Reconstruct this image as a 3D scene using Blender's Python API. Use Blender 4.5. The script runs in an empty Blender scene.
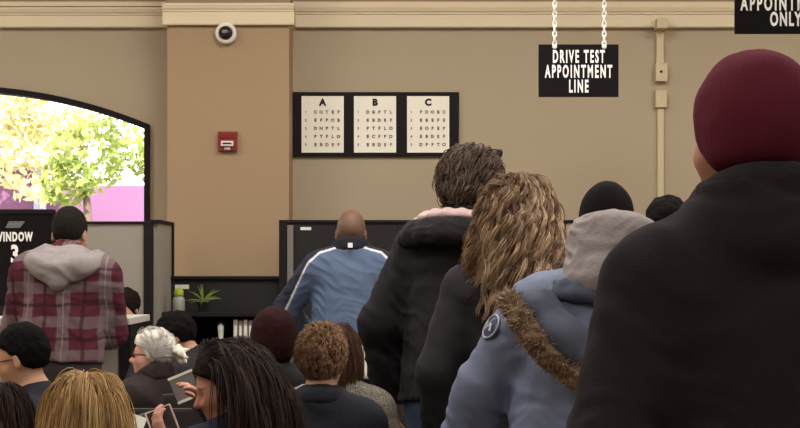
import bpy, bmesh, math, random
import numpy as np
from mathutils import Vector, Matrix

random.seed(7)
RNG = np.random.default_rng(11)
SC = bpy.context.scene
COL = SC.collection
F = 1500.0           # focal length in pixels of the 800x428 frame
CAMZ = 1.43          # camera height
HOR = 268.0          # image row of the horizon
f32 = np.float32


def W(px, py, Y):
    """world point seen at a pixel of the photograph, at depth Y"""
    return np.array([(px - 400) / F * Y, Y, CAMZ + (HOR - py) / F * Y])


# ------------------------------------------------------------------ colour / materials
def lin(c):
    out = []
    for v in c:
        v = v / 255.0
        out.append(v / 12.92 if v <= 0.04045 else ((v + 0.055) / 1.055) ** 2.4)
    return tuple(out) + (1.0,)


class NT:
    def __init__(s, name):
        s.m = bpy.data.materials.new(name)
        s.m.use_nodes = True
        s.t = s.m.node_tree
        s.b = s.t.nodes['Principled BSDF']

    def n(s, typ, **kw):
        nd = s.t.nodes.new(typ)
        for k, v in kw.items():
            if k in nd.inputs.keys():
                nd.inputs[k].default_value = v
            else:
                setattr(nd, k, v)
        return nd

    def l(s, a, b):
        s.t.links.new(a, b)

    def math(s, op, a, b=None):
        nd = s.t.nodes.new('ShaderNodeMath')
        nd.operation = op
        for i, v in enumerate((a, b)):
            if v is None:
                continue
            if isinstance(v, (int, float)):
                nd.inputs[i].default_value = v
            else:
                s.l(v, nd.inputs[i])
        return nd.outputs[0]

    def mix(s, fac, a, b):
        nd = s.t.nodes.new('ShaderNodeMix')
        nd.data_type = 'RGBA'
        for sock, v in ((nd.inputs[0], fac), (nd.inputs[6], a), (nd.inputs[7], b)):
            if isinstance(v, (int, float, tuple)):
                sock.default_value = v
            else:
                s.l(v, sock)
        return nd.outputs[2]


def mat(name, c, rough=0.8, var=0.12, vscale=6.0, bump=0.15, bscale=60.0, metal=0.0, spec=0.3, attr=False, stretch=None, c2=None):
    g = NT(name)
    tc = g.n('ShaderNodeTexCoord')
    vec = tc.outputs['Object']
    if stretch:
        mp = g.n('ShaderNodeMapping')
        mp.inputs['Scale'].default_value = stretch
        g.l(vec, mp.inputs['Vector'])
        vec = mp.outputs[0]
    nz = g.n('ShaderNodeTexNoise', Scale=vscale, Detail=4.0)
    g.l(vec, nz.inputs['Vector'])
    base = lin(c)
    if attr:
        at = g.n('ShaderNodeVertexColor', layer_name='Col')
        dark = g.n('ShaderNodeHueSaturation', Value=1 - var * 1.4)
        g.l(at.outputs[0], dark.inputs['Color'])
        colr = g.mix(nz.outputs[0], dark.outputs[0], at.outputs[0])
    else:
        if c2 is None:
            lo = tuple(max(0, v * (1 - var)) for v in base[:3]) + (1,)
            hi = tuple(min(1, v * (1 + var)) for v in base[:3]) + (1,)
        else:
            lo, hi = base, lin(c2)
        colr = g.mix(nz.outputs[0], lo, hi)
    g.l(colr, g.b.inputs['Base Color'])
    g.b.inputs['Roughness'].default_value = rough
    g.b.inputs['Metallic'].default_value = metal
    g.b.inputs['Specular IOR Level'].default_value = spec
    if bump > 0:
        n2 = g.n('ShaderNodeTexNoise', Scale=bscale, Detail=3.0)
        g.l(vec, n2.inputs['Vector'])
        bp = g.n('ShaderNodeBump', Strength=bump, Distance=0.01)
        g.l(n2.outputs[0], bp.inputs['Height'])
        g.l(bp.outputs[0], g.b.inputs['Normal'])
    return g.m


def emis(name, c, strength):
    g = NT(name)
    g.b.inputs['Base Color'].default_value = lin(c)
    g.b.inputs['Emission Color'].default_value = lin(c)
    g.b.inputs['Emission Strength'].default_value = strength
    return g.m


# ------------------------------------------------------------------ object helpers
def link(name, me, m=None, parent=None):
    o = bpy.data.objects.new(name, me)
    COL.objects.link(o)
    if m is not None and me is not None:
        me.materials.append(m)
    if parent is not None:
        o.parent = parent
    return o


def tag(o, label=None, cat=None, group=None, kind=None):
    if label:
        o['label'] = label
    if cat:
        o['category'] = cat
    if group:
        o['group'] = group
    if kind:
        o['kind'] = kind
    return o


def empty(name, loc, rz=0.0):
    o = bpy.data.objects.new(name, None)
    o.empty_display_size = 0.1
    COL.objects.link(o)
    o.location = loc
    o.rotation_euler = (0, 0, rz)
    return o


def bm_obj(name, bm, m, parent=None, smooth=False):
    me = bpy.data.meshes.new(name)
    bm.normal_update()
    bm.to_mesh(me)
    bm.free()
    if smooth:
        me.shade_smooth()
    return link(name, me, m, parent)


def np_mesh(name, V, Fc, smooth=True):
    me = bpy.data.meshes.new(name)
    V = np.asarray(V, dtype=f32)
    Fc = np.asarray(Fc, dtype=np.int32)
    n = Fc.shape[1]
    me.vertices.add(len(V))
    me.vertices.foreach_set('co', V.ravel())
    me.loops.add(Fc.size)
    me.loops.foreach_set('vertex_index', Fc.ravel())
    me.polygons.add(len(Fc))
    me.polygons.foreach_set('loop_start', np.arange(0, Fc.size, n, dtype=np.int32))
    me.update(calc_edges=True)
    me.validate()
    if smooth:
        me.shade_smooth()
    return me


def set_col(me, C):
    a = me.color_attributes.new('Col', 'FLOAT_COLOR', 'POINT')
    C = np.asarray(C, dtype=f32)
    a.data.foreach_set('color', np.concatenate([C, np.ones((len(C), 1), f32)], 1).ravel())


def add_box(bm, x0, x1, y0, y1, z0, z1, bev=0.0):
    vs = [bm.verts.new((x, y, z)) for x in (x0, x1) for y in (y0, y1) for z in (z0, z1)]
    fs = [(0, 1, 3, 2), (4, 6, 7, 5), (0, 4, 5, 1), (2, 3, 7, 6), (0, 2, 6, 4), (1, 5, 7, 3)]
    faces = [bm.faces.new([vs[i] for i in q]) for q in fs]
    if bev > 0:
        eds = set(e for fc in faces for e in fc.edges)
        bmesh.ops.bevel(bm, geom=list(eds), offset=bev, segments=2, affect='EDGES', profile=0.7)
    return bm


def box(name, x0, x1, y0, y1, z0, z1, m, parent=None, bev=0.0):
    return bm_obj(name, add_box(bmesh.new(), x0, x1, y0, y1, z0, z1, bev), m, parent)


def tube_np(paths, radii, sides=5):
    """paths (N,K,3), radii (N,K) -> verts, quads; all strands in one array"""
    P = np.asarray(paths, dtype=f32)
    N, K, _ = P.shape
    T = np.gradient(P, axis=1)
    T /= np.linalg.norm(T, axis=2, keepdims=True) + 1e-9
    up = np.zeros_like(T)
    up[..., 0] = 0.31
    up[..., 1] = 0.83
    up[..., 2] = 0.46
    A = np.cross(T, up)
    A /= np.linalg.norm(A, axis=2, keepdims=True) + 1e-9
    B = np.cross(T, A)
    th = np.arange(sides) / sides * 2 * np.pi
    R = np.broadcast_to(np.asarray(radii, dtype=f32), (N, K))
    V = P[:, :, None, :] + R[:, :, None, None] * (np.cos(th)[None, None, :, None] * A[:, :, None, :] + np.sin(th)[None, None, :, None] * B[:, :, None, :])
    idx = np.arange(N * K * sides).reshape(N, K, sides)
    a = idx[:, :-1, :]
    b = np.roll(idx, -1, 2)[:, :-1, :]
    c = np.roll(idx, -1, 2)[:, 1:, :]
    d = idx[:, 1:, :]
    Q = np.stack([a, b, c, d], -1).reshape(-1, 4)
    return V.reshape(-1, 3), Q


def tube(name, pts, r, m, parent=None, sides=8, closed=False):
    pts = [np.array(p, float) for p in pts]
    if closed:
        pts = pts + [pts[0]]
    V, Q = tube_np(np.array([pts]), np.full((1, len(pts)), r) if np.isscalar(r) else np.array([r]), sides)
    return link(name, np_mesh(name, V, Q), m, parent)


# ------------------------------------------------------------------ signed distance modelling
def vnoise(X, Y, Z, seed=0):
    xi = np.floor(X).astype(np.int64); yi = np.floor(Y).astype(np.int64); zi = np.floor(Z).astype(np.int64)
    fx = X - xi; fy = Y - yi; fz = Z - zi
    fx = fx * fx * (3 - 2 * fx); fy = fy * fy * (3 - 2 * fy); fz = fz * fz * (3 - 2 * fz)

    def h(i, j, k):
        n = (i * 374761393 + j * 668265263 + k * 2147483647 + seed * 1274126177) & 0x7fffffff
        n = ((n ^ (n >> 13)) * 1274126177) & 0x7fffffff
        n = (n ^ (n >> 16)) & 0xffff
        return n.astype(f32) / 65535.0
    r = 0
    for a in (0, 1):
        for b in (0, 1):
            for c in (0, 1):
                r = r + h(xi + a, yi + b, zi + c) * (fx if a else 1 - fx) * (fy if b else 1 - fy) * (fz if c else 1 - fz)
    return r


def cap(a, b, r1, r2=None, k=0.03):
    return ('c', np.array(a, float), np.array(b, float), r1, r1 if r2 is None else r2, k)


def ell(c, r, R=None, k=0.03):
    return ('e', np.array(c, float), np.array(r, float), np.eye(3) if R is None else R, k)


def flat(o, R, a, b, r1, r2, fy, k=0.04):
    """tapered capsule a-b in the frame (o, R), flattened front to back by fy"""
    return ('f', np.array(o, float), R, np.array(a, float), np.array(b, float), r1, r2, fy, k)


def bounds(p):
    if p[0] == 'c':
        r = max(p[3], p[4])
        return np.minimum(p[1], p[2]) - r, np.maximum(p[1], p[2]) + r
    if p[0] == 'e':
        r = np.sqrt(((p[3] * p[2]) ** 2).sum(1))
        return p[1] - r, p[1] + r
    r = max(p[5], p[6])
    a = p[1] + p[2] @ p[3]
    b = p[1] + p[2] @ p[4]
    return np.minimum(a, b) - r, np.maximum(a, b) + r


def dist(p, X, Y, Z, infl=0.0):
    if p[0] == 'c':
        a, b = p[1], p[2]
        ba = b - a
        px, py, pz = X - a[0], Y - a[1], Z - a[2]
        t = np.clip((px * ba[0] + py * ba[1] + pz * ba[2]) / max(ba @ ba, 1e-9), 0, 1)
        return np.sqrt((px - t * ba[0]) ** 2 + (py - t * ba[1]) ** 2 + (pz - t * ba[2]) ** 2) - (p[3] + (p[4] - p[3]) * t) - infl
    if p[0] == 'e':
        c, r, R = p[1], p[2] + infl, p[3]
        px, py, pz = X - c[0], Y - c[1], Z - c[2]
        q = [R[0, i] * px + R[1, i] * py + R[2, i] * pz for i in range(3)]
        k0 = np.sqrt((q[0] / r[0]) ** 2 + (q[1] / r[1]) ** 2 + (q[2] / r[2]) ** 2)
        k1 = np.sqrt((q[0] / r[0] ** 2) ** 2 + (q[1] / r[1] ** 2) ** 2 + (q[2] / r[2] ** 2) ** 2)
        return k0 * (k0 - 1) / (k1 + 1e-9)
    o, R, a, b, r1, r2, fy = p[1:8]
    px, py, pz = X - o[0], Y - o[1], Z - o[2]
    q = [R[0, i] * px + R[1, i] * py + R[2, i] * pz for i in range(3)]
    q[1] = q[1] / fy
    ba = b - a
    qx, qy, qz = q[0] - a[0], q[1] - a[1] / fy, q[2] - a[2]
    t = np.clip((qx * ba[0] + qz * ba[2]) / max(ba[0] ** 2 + ba[2] ** 2, 1e-9), 0, 1)
    d = np.sqrt((qx - t * ba[0]) ** 2 + (qy - t * ba[1] / fy) ** 2 + (qz - t * ba[2]) ** 2) - (r1 + (r2 - r1) * t) - infl
    return d * (0.5 + 0.5 * fy)


class Grid:
    def __init__(s, prims, h, infl=0.0, pad=0.03):
        bs = [bounds(p) for p in prims]
        s.lo = np.min([b[0] for b in bs], 0) - pad - infl
        hi = np.max([b[1] for b in bs], 0) + pad + infl
        s.h = h
        s.n = np.ceil((hi - s.lo) / h).astype(int) + 2
        s.D = np.full(s.n, 0.5, f32)
        s.ax = [(s.lo[i] + h * np.arange(s.n[i])).astype(f32) for i in range(3)]
        for p in prims:
            s.add(p, infl)

    def sl(s, a, b):
        i0 = np.clip(np.floor((a - s.lo) / s.h).astype(int), 0, s.n - 1)
        i1 = np.clip(np.ceil((b - s.lo) / s.h).astype(int) + 1, 1, s.n)
        return tuple(slice(i0[i], i1[i]) for i in range(3))

    def pts(s, sl):
        return s.ax[0][sl[0]][:, None, None], s.ax[1][sl[1]][None, :, None], s.ax[2][sl[2]][None, None, :]

    def add(s, p, infl=0.0):
        k = p[-1]
        a, b = bounds(p)
        sl = s.sl(a - k - infl - 0.03, b + k + infl + 0.03)
        d = dist(p, *s.pts(sl), infl)
        A = s.D[sl]
        h = np.maximum(k - np.abs(A - d), 0) / k
        s.D[sl] = np.minimum(A, d) - h * h * k * 0.25

    def sub(s, p, k=0.01):
        a, b = bounds(p)
        sl = s.sl(a - k - 0.02, b + k + 0.02)
        d = -dist(p, *s.pts(sl))
        A = s.D[sl]
        h = np.maximum(k - np.abs(A - d), 0) / k
        s.D[sl] = np.maximum(A, d) + h * h * k * 0.25

    def cut(s, o, n):
        """remove the half space on the side n of the point o"""
        X, Y, Z = s.pts((slice(None),) * 3)
        d = (X - o[0]) * n[0] + (Y - o[1]) * n[1] + (Z - o[2]) * n[2]
        s.D = np.maximum(s.D, d.astype(f32))

    def fn(s, f, width=0.03):
        """D += f(points) near the surface"""
        m = np.abs(s.D) < width
        i, j, k = np.nonzero(m)
        s.D[m] += f(s.ax[0][i], s.ax[1][j], s.ax[2][k]).astype(f32)

    def mx(s, f):
        X, Y, Z = s.pts((slice(None),) * 3)
        s.D = np.maximum(s.D, f(X, Y, Z).astype(f32))

    def mesh(s):
        D = s.D
        D[0], D[-1], D[:, 0], D[:, -1], D[:, :, 0], D[:, :, -1] = (0.5,) * 6
        neg = D < 0
        n = np.array(D.shape) - 1
        offs = [(a, b, c) for a in (0, 1) for b in (0, 1) for c in (0, 1)]
        cnt = np.zeros(n, np.int8)
        for a, b, c in offs:
            cnt += neg[a:a + n[0], b:b + n[1], c:c + n[2]]
        mixed = (cnt > 0) & (cnt < 8)
        idx = np.full(n, -1, np.int64)
        I = np.argwhere(mixed)
        idx[mixed] = np.arange(len(I))
        val = {o: D[I[:, 0] + o[0], I[:, 1] + o[1], I[:, 2] + o[2]] for o in offs}
        acc = np.zeros((len(I), 3), f32)
        w = np.zeros(len(I), f32)
        for o in offs:
            for ax in range(3):
                if o[ax] == 0:
                    p = list(o); p[ax] = 1; p = tuple(p)
                    va, vb = val[o], val[p]
                    m = (va < 0) != (vb < 0)
                    t = np.where(m, va / np.where(m, va - vb, 1), 0)
                    for q in range(3):
                        acc[:, q] += m * (o[q] + (t if q == ax else 0))
                    w += m
        V = s.lo + s.h * (I + acc / w[:, None])
        Q = []
        for ax in range(3):
            u, v = (ax + 1) % 3, (ax + 2) % 3
            a = [slice(1, -1)] * 3; a[ax] = slice(0, -1)
            b = [slice(1, -1)] * 3; b[ax] = slice(1, None)
            na, nb = neg[tuple(a)], neg[tuple(b)]
            E = np.argwhere(na != nb)
            st = na[E[:, 0], E[:, 1], E[:, 2]]
            E = E + 1
            E[:, ax] -= 1
            du = np.zeros(3, int); du[u] = 1
            dv = np.zeros(3, int); dv[v] = 1
            c = [idx[tuple((E - x).T)] for x in (du * 0, du, du + dv, dv)]
            q = np.stack(c, 1)
            q[~st] = q[~st][:, ::-1]
            Q.append(q)
        Q = np.concatenate(Q)
        return V.astype(f32), Q


def sdf_obj(name, g, m, parent, colf=None):
    V, Q = g.mesh()
    me = np_mesh(name, V, Q)
    if colf is not None:
        set_col(me, colf(V))
    return link(name, me, m, parent)


def wrinkle(amp, sx=9.0, sz=22.0, seed=0):
    def f(X, Y, Z):
        w = vnoise(X * 6, Y * 6, Z * 6, seed + 5) * 1.6
        n = vnoise(X * sx + w, Y * sx + w, Z * sz + w * 2.2 + X * 7, seed)
        n2 = vnoise(X * sx * 2.1 + 3, Y * sx * 2.1, Z * sz * 0.55 + w * 3 - X * 9, seed + 9)
        r = 1 - np.abs(2 * n - 1)
        r2 = 1 - np.abs(2 * n2 - 1)
        return amp * (0.9 - r * 1.1 - r2 * 0.6)
    return f


def rot(ax, ang):
    return np.array(Matrix.Rotation(ang, 3, ax))


def unit(v):
    v = np.asarray(v, float)
    return v / (np.linalg.norm(v) + 1e-9)


# ------------------------------------------------------------------ people
PEOPLE = []


class Person:
    """a jointed figure, local frame: facing +y, x to its right hand side, z up"""

    def __init__(s, label, x, y, yaw, crown, pose='stand', lean=0, side=0, twist=0, head=(0, 0, 0), wide=1.0,
                 armL=None, armR=None, poleL=None, poleR=None, skin=(190, 140, 115), cat='person', res=0.006, seat=0.44,
                 colf=None, legspread=1.0, curlL=0.45, curlR=0.45, nose=1.0, hips_y=0.0, group=None, neck=0.0):
        s.label, s.yaw, s.wide = label, math.radians(yaw), wide
        r = math.radians
        s.base = np.array([x, y, 0.0])
        s.RZ = rot('Z', s.yaw)
        s.root = tag(empty('person', (x, y, 0), s.yaw), label, cat, group)
        s.pose = pose
        if pose == 'stand':
            s.k = crown / (0.92 + (0.83 + neck) * math.cos(r(lean)) * math.cos(r(side)))
            hipz = 0.92 * s.k
        else:
            hipz = seat + 0.10
            s.k = (crown - hipz) / ((0.83 + neck) * math.cos(r(lean)) * math.cos(r(side)))
        k = s.k
        s.O = np.array([0, hips_y, hipz])
        s.RT = rot('Z', r(twist)) @ rot('Y', r(side)) @ rot('X', -r(lean))
        # head: yaw (left +), pitch (down +), roll - relative to the person's own facing, not to the torso
        s.HC = s.T((0, 0.005, 0.60 + neck))
        s.RH = rot('Z', r(head[0])) @ rot('X', -r(head[1])) @ rot('Y', r(head[2]))
        s.skin = skin
        off = s.RZ @ np.array([s.HC[0], s.HC[1], 0.0])
        s.base = s.base - off
        s.root.location = tuple(s.base)
        s.crownz = s.H((0, -.01, .238))[2]
        armL, armR = [s.px(*a_[1:]) if a_ is not None and isinstance(a_[0], str) else a_ for a_ in (armL, armR)]
        P = {}
        w = wide
        t = lambda a, b, r1, r2, fy, kk=0.05: flat(s.O, s.RT, np.array(a) * k, np.array(b) * k, r1 * k, r2 * k, fy, kk)
        P['torso'] = [t((0, 0, 0.0), (0, 0, 0.12), .165 * w, .145 * w, .70), t((0, 0, .12), (0, .01, .37), .145 * w, .168 * w, .68),
                      t((-.12 * w, -.005, .455), (.12 * w, -.005, .455), .07, .07, .95)]
        P['trap'] = [cap(s.T((0, -.02, .55)), s.T((sx * .13 * w, -.015, .485)), .05 * k, .045 * k, .05) for sx in (-1, 1)]
        P['neck'] = [cap(s.T((0, -.015, .50)), s.H((0, -.012, .055)), .058 * k, .054 * k, .03)]
        s.arms = {}
        for nm, sx, tgt, pole, curl in (('L', -1, armL, poleL, curlL), ('R', 1, armR, poleR, curlR)):
            S = s.T((sx * .178 * w, -.005, .462))
            if tgt is None:
                Wp = s.T((sx * .27 * w, .03, -.05)) if pose == 'stand' else s.O + np.array([sx * .13, .30, .09]) * k
            else:
                Wp = np.array(tgt, float)
            pole_ = np.array(pole, float) if pole is not None else np.array([sx * .6, -1, -.4])
            l1, l2 = .29 * k, .26 * k
            d = Wp - S
            L = np.linalg.norm(d)
            if L > (l1 + l2) * .995:
                Wp = S + d / L * (l1 + l2) * .995
                d = Wp - S
                L = np.linalg.norm(d)
            a = (l1 * l1 - l2 * l2 + L * L) / (2 * L)
            hh = math.sqrt(max(l1 * l1 - a * a, 0))
            u = d / L
            v = unit(pole_ - u * (pole_ @ u))
            E = S + u * a + v * hh
            s.arms[nm] = (S, E, Wp)
            P['arm' + nm] = [cap(S, E, .056 * k, .042 * k, .035), cap(E, Wp, .042 * k, .028 * k, .02)]
            P['hand' + nm] = s.hand(E, Wp, sx, curl)
        s.feet = []
        P['leg'] = []
        P['foot'] = []
        for sx in (-1, 1):
            hip = s.O + np.array([sx * .09, 0, 0]) * k
            if pose == 'stand':
                kn = np.array([sx * .10 * legspread, hips_y * .5 + .02, .49 * k])
                an = np.array([sx * .11 * legspread, -.03, .085])
            else:
                kn = s.O + np.array([sx * .11 * legspread, .42 * k, 0.0])
                an = np.array([kn[0], kn[1] - .03, .085])
            P['leg'] += [cap(hip, kn, .088 * k, .058 * k, .03), cap(kn, an, .056 * k, .038 * k, .03)]
            P['foot'] += [cap(an + np.array([0, -.035, -.045]), an + np.array([sx * .02, .15, -.055]), .035, .028, .03)]
            s.feet.append(an)
        h = lambda v: s.H(v)
        e = lambda c, rr, kk=.02: ell(s.H(c), np.array(rr) * k, s.RH, kk)
        P['head'] = [e((0, -.008, .135), (.076, .097, .095)), e((0, .030, .085), (.064, .066, .082), .03),
                     cap(h((-.02, .045, .032)), h((.02, .045, .032)), .036 * k, None, .03), cap(h((0, .05, .02)), h((0, .078, .012)), .026 * k, .020 * k, .02)]
        P['face'] = [cap(h((0, .094, .102)), h((0, .112 + .006 * nose, .066)), .009 * k, .013 * k, .012),
                     cap(h((-.012, .1, .062)), h((.012, .1, .062)), .010 * k, None, .01),
                     cap(h((-.036, .080, .116)), h((.036, .080, .116)), .011 * k, None, .02),
                     ell(h((0, .096, .042)), np.array((.022, .009, .006)) * k, s.RH, .008), ell(h((0, .094, .031)), np.array((.019, .009, .006)) * k, s.RH, .008)]
        for sx in (-1, 1):
            P['face'] += [ell(h((sx * .078, -.012, .092)), np.array((.009, .016, .029)) * k, rot('Z', 0) @ s.RH @ rot('Z', -sx * .35), .010),
                          cap(h((sx * .043, .070, .075)), h((sx * .05, .05, .07)), .018 * k, None, .03)]
        s.P = P
        allp = P['torso'] + P['trap'] + P['neck'] + P['leg'] + P['foot'] + P['head'] + P['armL'] + P['armR']
        g = Grid(allp + P['face'] + P['handL'] + P['handR'], res)
        for sx in (-1, 1):
            g.sub(cap(h((sx * .031, .104, .1)), h((sx * .031, .106, .1)), .012 * k), .018)
            g.sub(ell(h((sx * .089, -.006, .094)), np.array((.005, .008, .014)) * k, s.RH, .006), .006)
            g.add(ell(h((sx * .031, .077, .1)), np.array((.0135,) * 3) * k, None, .004))
        s.usercol = colf
        s.body = sdf_obj('body', g, M_SKIN, s.root, s.skincol)
        PEOPLE.append(s)

    def T(s, v):
        return s.O + s.RT @ (np.array(v, float) * s.k)

    def H(s, v):
        return s.HC + s.RH @ (np.array(v, float) * s.k)

    def Hinv(s, V):
        return ((V - s.HC) @ s.RH) / s.k

    def loc(s, wp):
        """world point -> this person's frame"""
        return s.RZ.T @ (np.array(wp, float) - s.base)

    def px(s, x, y, Y):
        return s.loc(W(x, y, Y))

    def hand(s, E, Wp, sx, curl):
        k = s.k * .95
        d = unit(Wp - E)
        ref = np.array([0, 0, 1.0]) if abs(d[2]) < .8 else np.array([0, 1.0, 0])
        # palm normal: towards the body when the arm hangs, down when it reaches forward
        n = unit(np.cross(d, np.cross(ref, d))) * -1 if abs(d[2]) < .8 else unit(np.array([-sx, 0, 0]) - d * (np.array([-sx, 0, 0]) @ d))
        b = unit(np.cross(n, d)) * (1 if (np.cross(n, d) @ np.array([-sx, .6, .2])) > 0 else -1)   # towards the thumb
        out = []
        wr = Wp - d * .01
        for i, (off, ln) in enumerate(((.030, .072), (.010, .080), (-.010, .074), (-.029, .058))):
            kn = wr + (d * (.088 - abs(off - .008) * .25) + b * off) * k
            out.append(cap(wr + b * off * .5 * k, kn, .014 * k, .011 * k, .014))
            p, dd = kn, d
            for j, fr in enumerate((.46, .30, .24)):
                a = curl * (.55 + .35 * j)
                dd = unit(dd * math.cos(a) + n * math.sin(a))
                q = p + dd * ln * fr * k
                out.append(cap(p, q, (.0098 - .0008 * j) * k, (.0090 - .0008 * j) * k, .003))
                p = q
        t0 = wr + (d * .022 + b * .022) * k
        t1 = t0 + unit(d * .7 + b * .75 + n * .25) * .040 * k
        t2 = t1 + unit(d * .9 + b * .25 + n * .4) * .030 * k
        t3 = t2 + unit(d * .9 - b * .1 + n * .45) * .024 * k
        out += [cap(t0, t1, .014 * k, .011 * k, .01), cap(t1, t2, .0105 * k, .0098 * k, .003), cap(t2, t3, .0098 * k, .008 * k, .003)]
        s.palm = getattr(s, 'palm', {})
        s.palm['L' if sx < 0 else 'R'] = (wr + d * .07 * k + n * .022 * k, d, n, b)
        return out

    def skincol(s, V):
        base = np.array(lin(s.skin)[:3])
        C = np.tile(base, (len(V), 1))
        q = s.Hinv(V)
        near = np.abs(q).max(1) < .3

        def blend(mask_d, r, c, a=1.0):
            w = np.clip(1.4 - mask_d / r, 0, 1)[:, None] * a * near[:, None]
            C[:] = C * (1 - w) + np.array(c) * w
        L = lambda c, rr: np.sqrt((((q - np.array(c)) / np.array(rr)) ** 2).sum(1))
        blend(L((0, .10, .037), (.024, .03, .011)), 1, base * np.array([.78, .52, .52]), .8)
        blend(L((0, .115, .066), (.02, .03, .018)), 1, base * np.array([1.05, .82, .8]), .5)
        for sx in (-1, 1):
            blend(L((sx * .055, .075, .07), (.022, .03, .022)), 1, base * np.array([1.05, .80, .78]), .5)
            blend(L((sx * .034, .09, .121), (.021, .03, .0045)), 1, s_brow(s), .85)
            ec = np.array((sx * .031, .077, .1))
            de = np.linalg.norm(q - ec, axis=1)
            eye = (de < .0150) & (q[:, 1] > .083) & (np.abs(q[:, 2] - .1) < .008) & near
            C[eye] = (.55, .52, .50)
            iris = eye & (np.hypot(q[:, 0] - ec[0], q[:, 2] - .1) < .0062)
            C[iris] = (.03, .02, .015)
        if s.usercol:
            s.usercol(s, V, q, C)
        return C

    # ---- clothing
    def jacket(s, name, m, fat=.022, hem=-.06, boxy=.185, slv=.02, wr=.006, h=.009, label=None, cuff=.0, extra=(), depth=.72, seed=0, sub=(), neckcut=None, puff=None, cutlow=None, upto=.36):
        k, w = s.k, s.wide
        t = lambda a, b, r1, r2, fy, kk=0.06: flat(s.O, s.RT, np.array(a) * k, np.array(b) * k, r1 * k, r2 * k, fy, kk)
        pr = [t((0, 0, hem), (0, .005, upto), boxy * w, (.170 + fat * .8) * w, depth), t((-.115 * w, -.005, .44), (.115 * w, -.005, .44), .075 + fat * .8, .075 + fat * .8, .95)]
        pr += [cap(s.T((0, -.02, .54)), s.T((sx * .13 * w, -.015, .485)), (.05 + fat * .7) * k, (.045 + fat) * k, .06) for sx in (-1, 1)]
        for nm in 'LR':
            S, E, Wp = s.arms[nm]
            e2 = Wp - unit(Wp - E) * cuff * k
            pr += [cap(S, E, (.058 + slv) * k, (.046 + slv) * k, .05), cap(E, e2, (.046 + slv) * k, (.036 + slv * .8) * k, .03)]
        pr += list(extra)
        g = Grid(pr, h, pad=.04)
        hz = hem if cutlow is None else cutlow
        g.cut(s.T((0, 0, hz)), -s.RT[:, 2])
        for p in sub:
            g.sub(p)
        if wr:
            g.fn(wrinkle(wr, seed=seed))
        if puff:
            g.fn(puff)
        o = sdf_obj(name, g, m, s.root)
        if label:
            o['label'] = label
        s.jprims = pr
        return o

    def collar(s, name, m, parent, rx=.082, ry=.082, z0=.535, z1=.585, r=.016, tilt=-.02, gap=0, cy=-.012, label=None, wr=0.0, a0=0.0, flare=1.14, cx=0.0):
        pr = []
        N = 18
        NL = max(2, int(round((z1 - z0) / .013)) + 1)
        for zz, gr in zip(np.linspace(z0, z1, NL), 1 + (flare - 1) * np.linspace(1, 0, NL) ** 1.6):
            ring = []
            for i in range(N + 1):
                a = a0 + math.pi / 2 + gap + (2 * math.pi - 2 * gap) * i / N
                ring.append(s.T((cx + rx * gr * math.cos(a), cy + ry * gr * math.sin(a), zz + tilt * math.sin(a))))
            pr += [cap(ring[i], ring[i + 1], r * s.k, None, .02) for i in range(N)]
        g = Grid(pr, .006)
        if wr:
            g.fn(wrinkle(wr, 14, 30, 3))
        o = sdf_obj(name, g, m, parent)
        if label:
            o['label'] = label
        return o

    def trousers(s, m, name='trousers', infl=.016, label=None):
        pr = [p for p in s.P['leg']] + [s.P['torso'][0]]
        g = Grid(pr, .011, infl)
        g.fn(wrinkle(.005, 9, 18, 4))
        if s.pose == 'stand':
            g.cut(s.T((0, 0, .10)), s.RT[:, 2])
        g.cut((0, 0, .07), (0, 0, -1))
        o = sdf_obj(name, g, m, s.root)
        if label:
            o['label'] = label
        return o

    def shoes(s, m):
        for an, sx in zip(s.feet, (-1, 1)):
            pr = [cap(an + np.array([0, -.035, -.040]), an + np.array([sx * .02, .155, -.050]), .045, .036, .02), cap(an + np.array([0, -.03, -.02]), an + np.array([0, -.02, .03]), .045, .045, .03)]
            g = Grid(pr, .008)
            g.cut((0, 0, .002), (0, 0, -1))
            sdf_obj('shoe', g, m, s.root)

    # ---- hair
    def hair_shell(s, name, m, t=(.010, .010, .012), line=None, noise=(.004, 60), label=None, extra=(), h=.005, seed=1, c=(0, -.010, .135), parent=None, colf=None, nape=None):
        r = np.array((.076, .097, .095)) + np.array(t)
        pr = [ell(s.H(c), r * s.k, s.RH, .02)] + list(extra)
        g = Grid(pr, h)
        xs, ys = line or ((-.12, -.05, -.02, .015, .045, .09), (.035, .035, .06, .105, .135, .178))
        RH, HC, k = s.RH, s.HC, s.k

        def cutf(X, Y, Z):
            px, py, pz = X - HC[0], Y - HC[1], Z - HC[2]
            hy = (RH[0, 1] * px + RH[1, 1] * py + RH[2, 1] * pz) / k
            hz = (RH[0, 2] * px + RH[1, 2] * py + RH[2, 2] * pz) / k
            return (np.interp(hy, xs, ys) - hz) * k * .8
        g.mx(cutf)
        a, fr = noise
        if a:
            g.fn(lambda X, Y, Z: a * (1 - 2 * vnoise(X * fr, Y * fr, Z * fr, seed)) + a * .5 * (1 - 2 * vnoise(X * fr * 2.3, Y * fr * 2.3, Z * fr * 2.3, seed + 1)))
        o = sdf_obj(name, g, m, parent or s.root, colf)
        if label:
            o['label'] = label
        s.hairprims = pr
        return o

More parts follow.
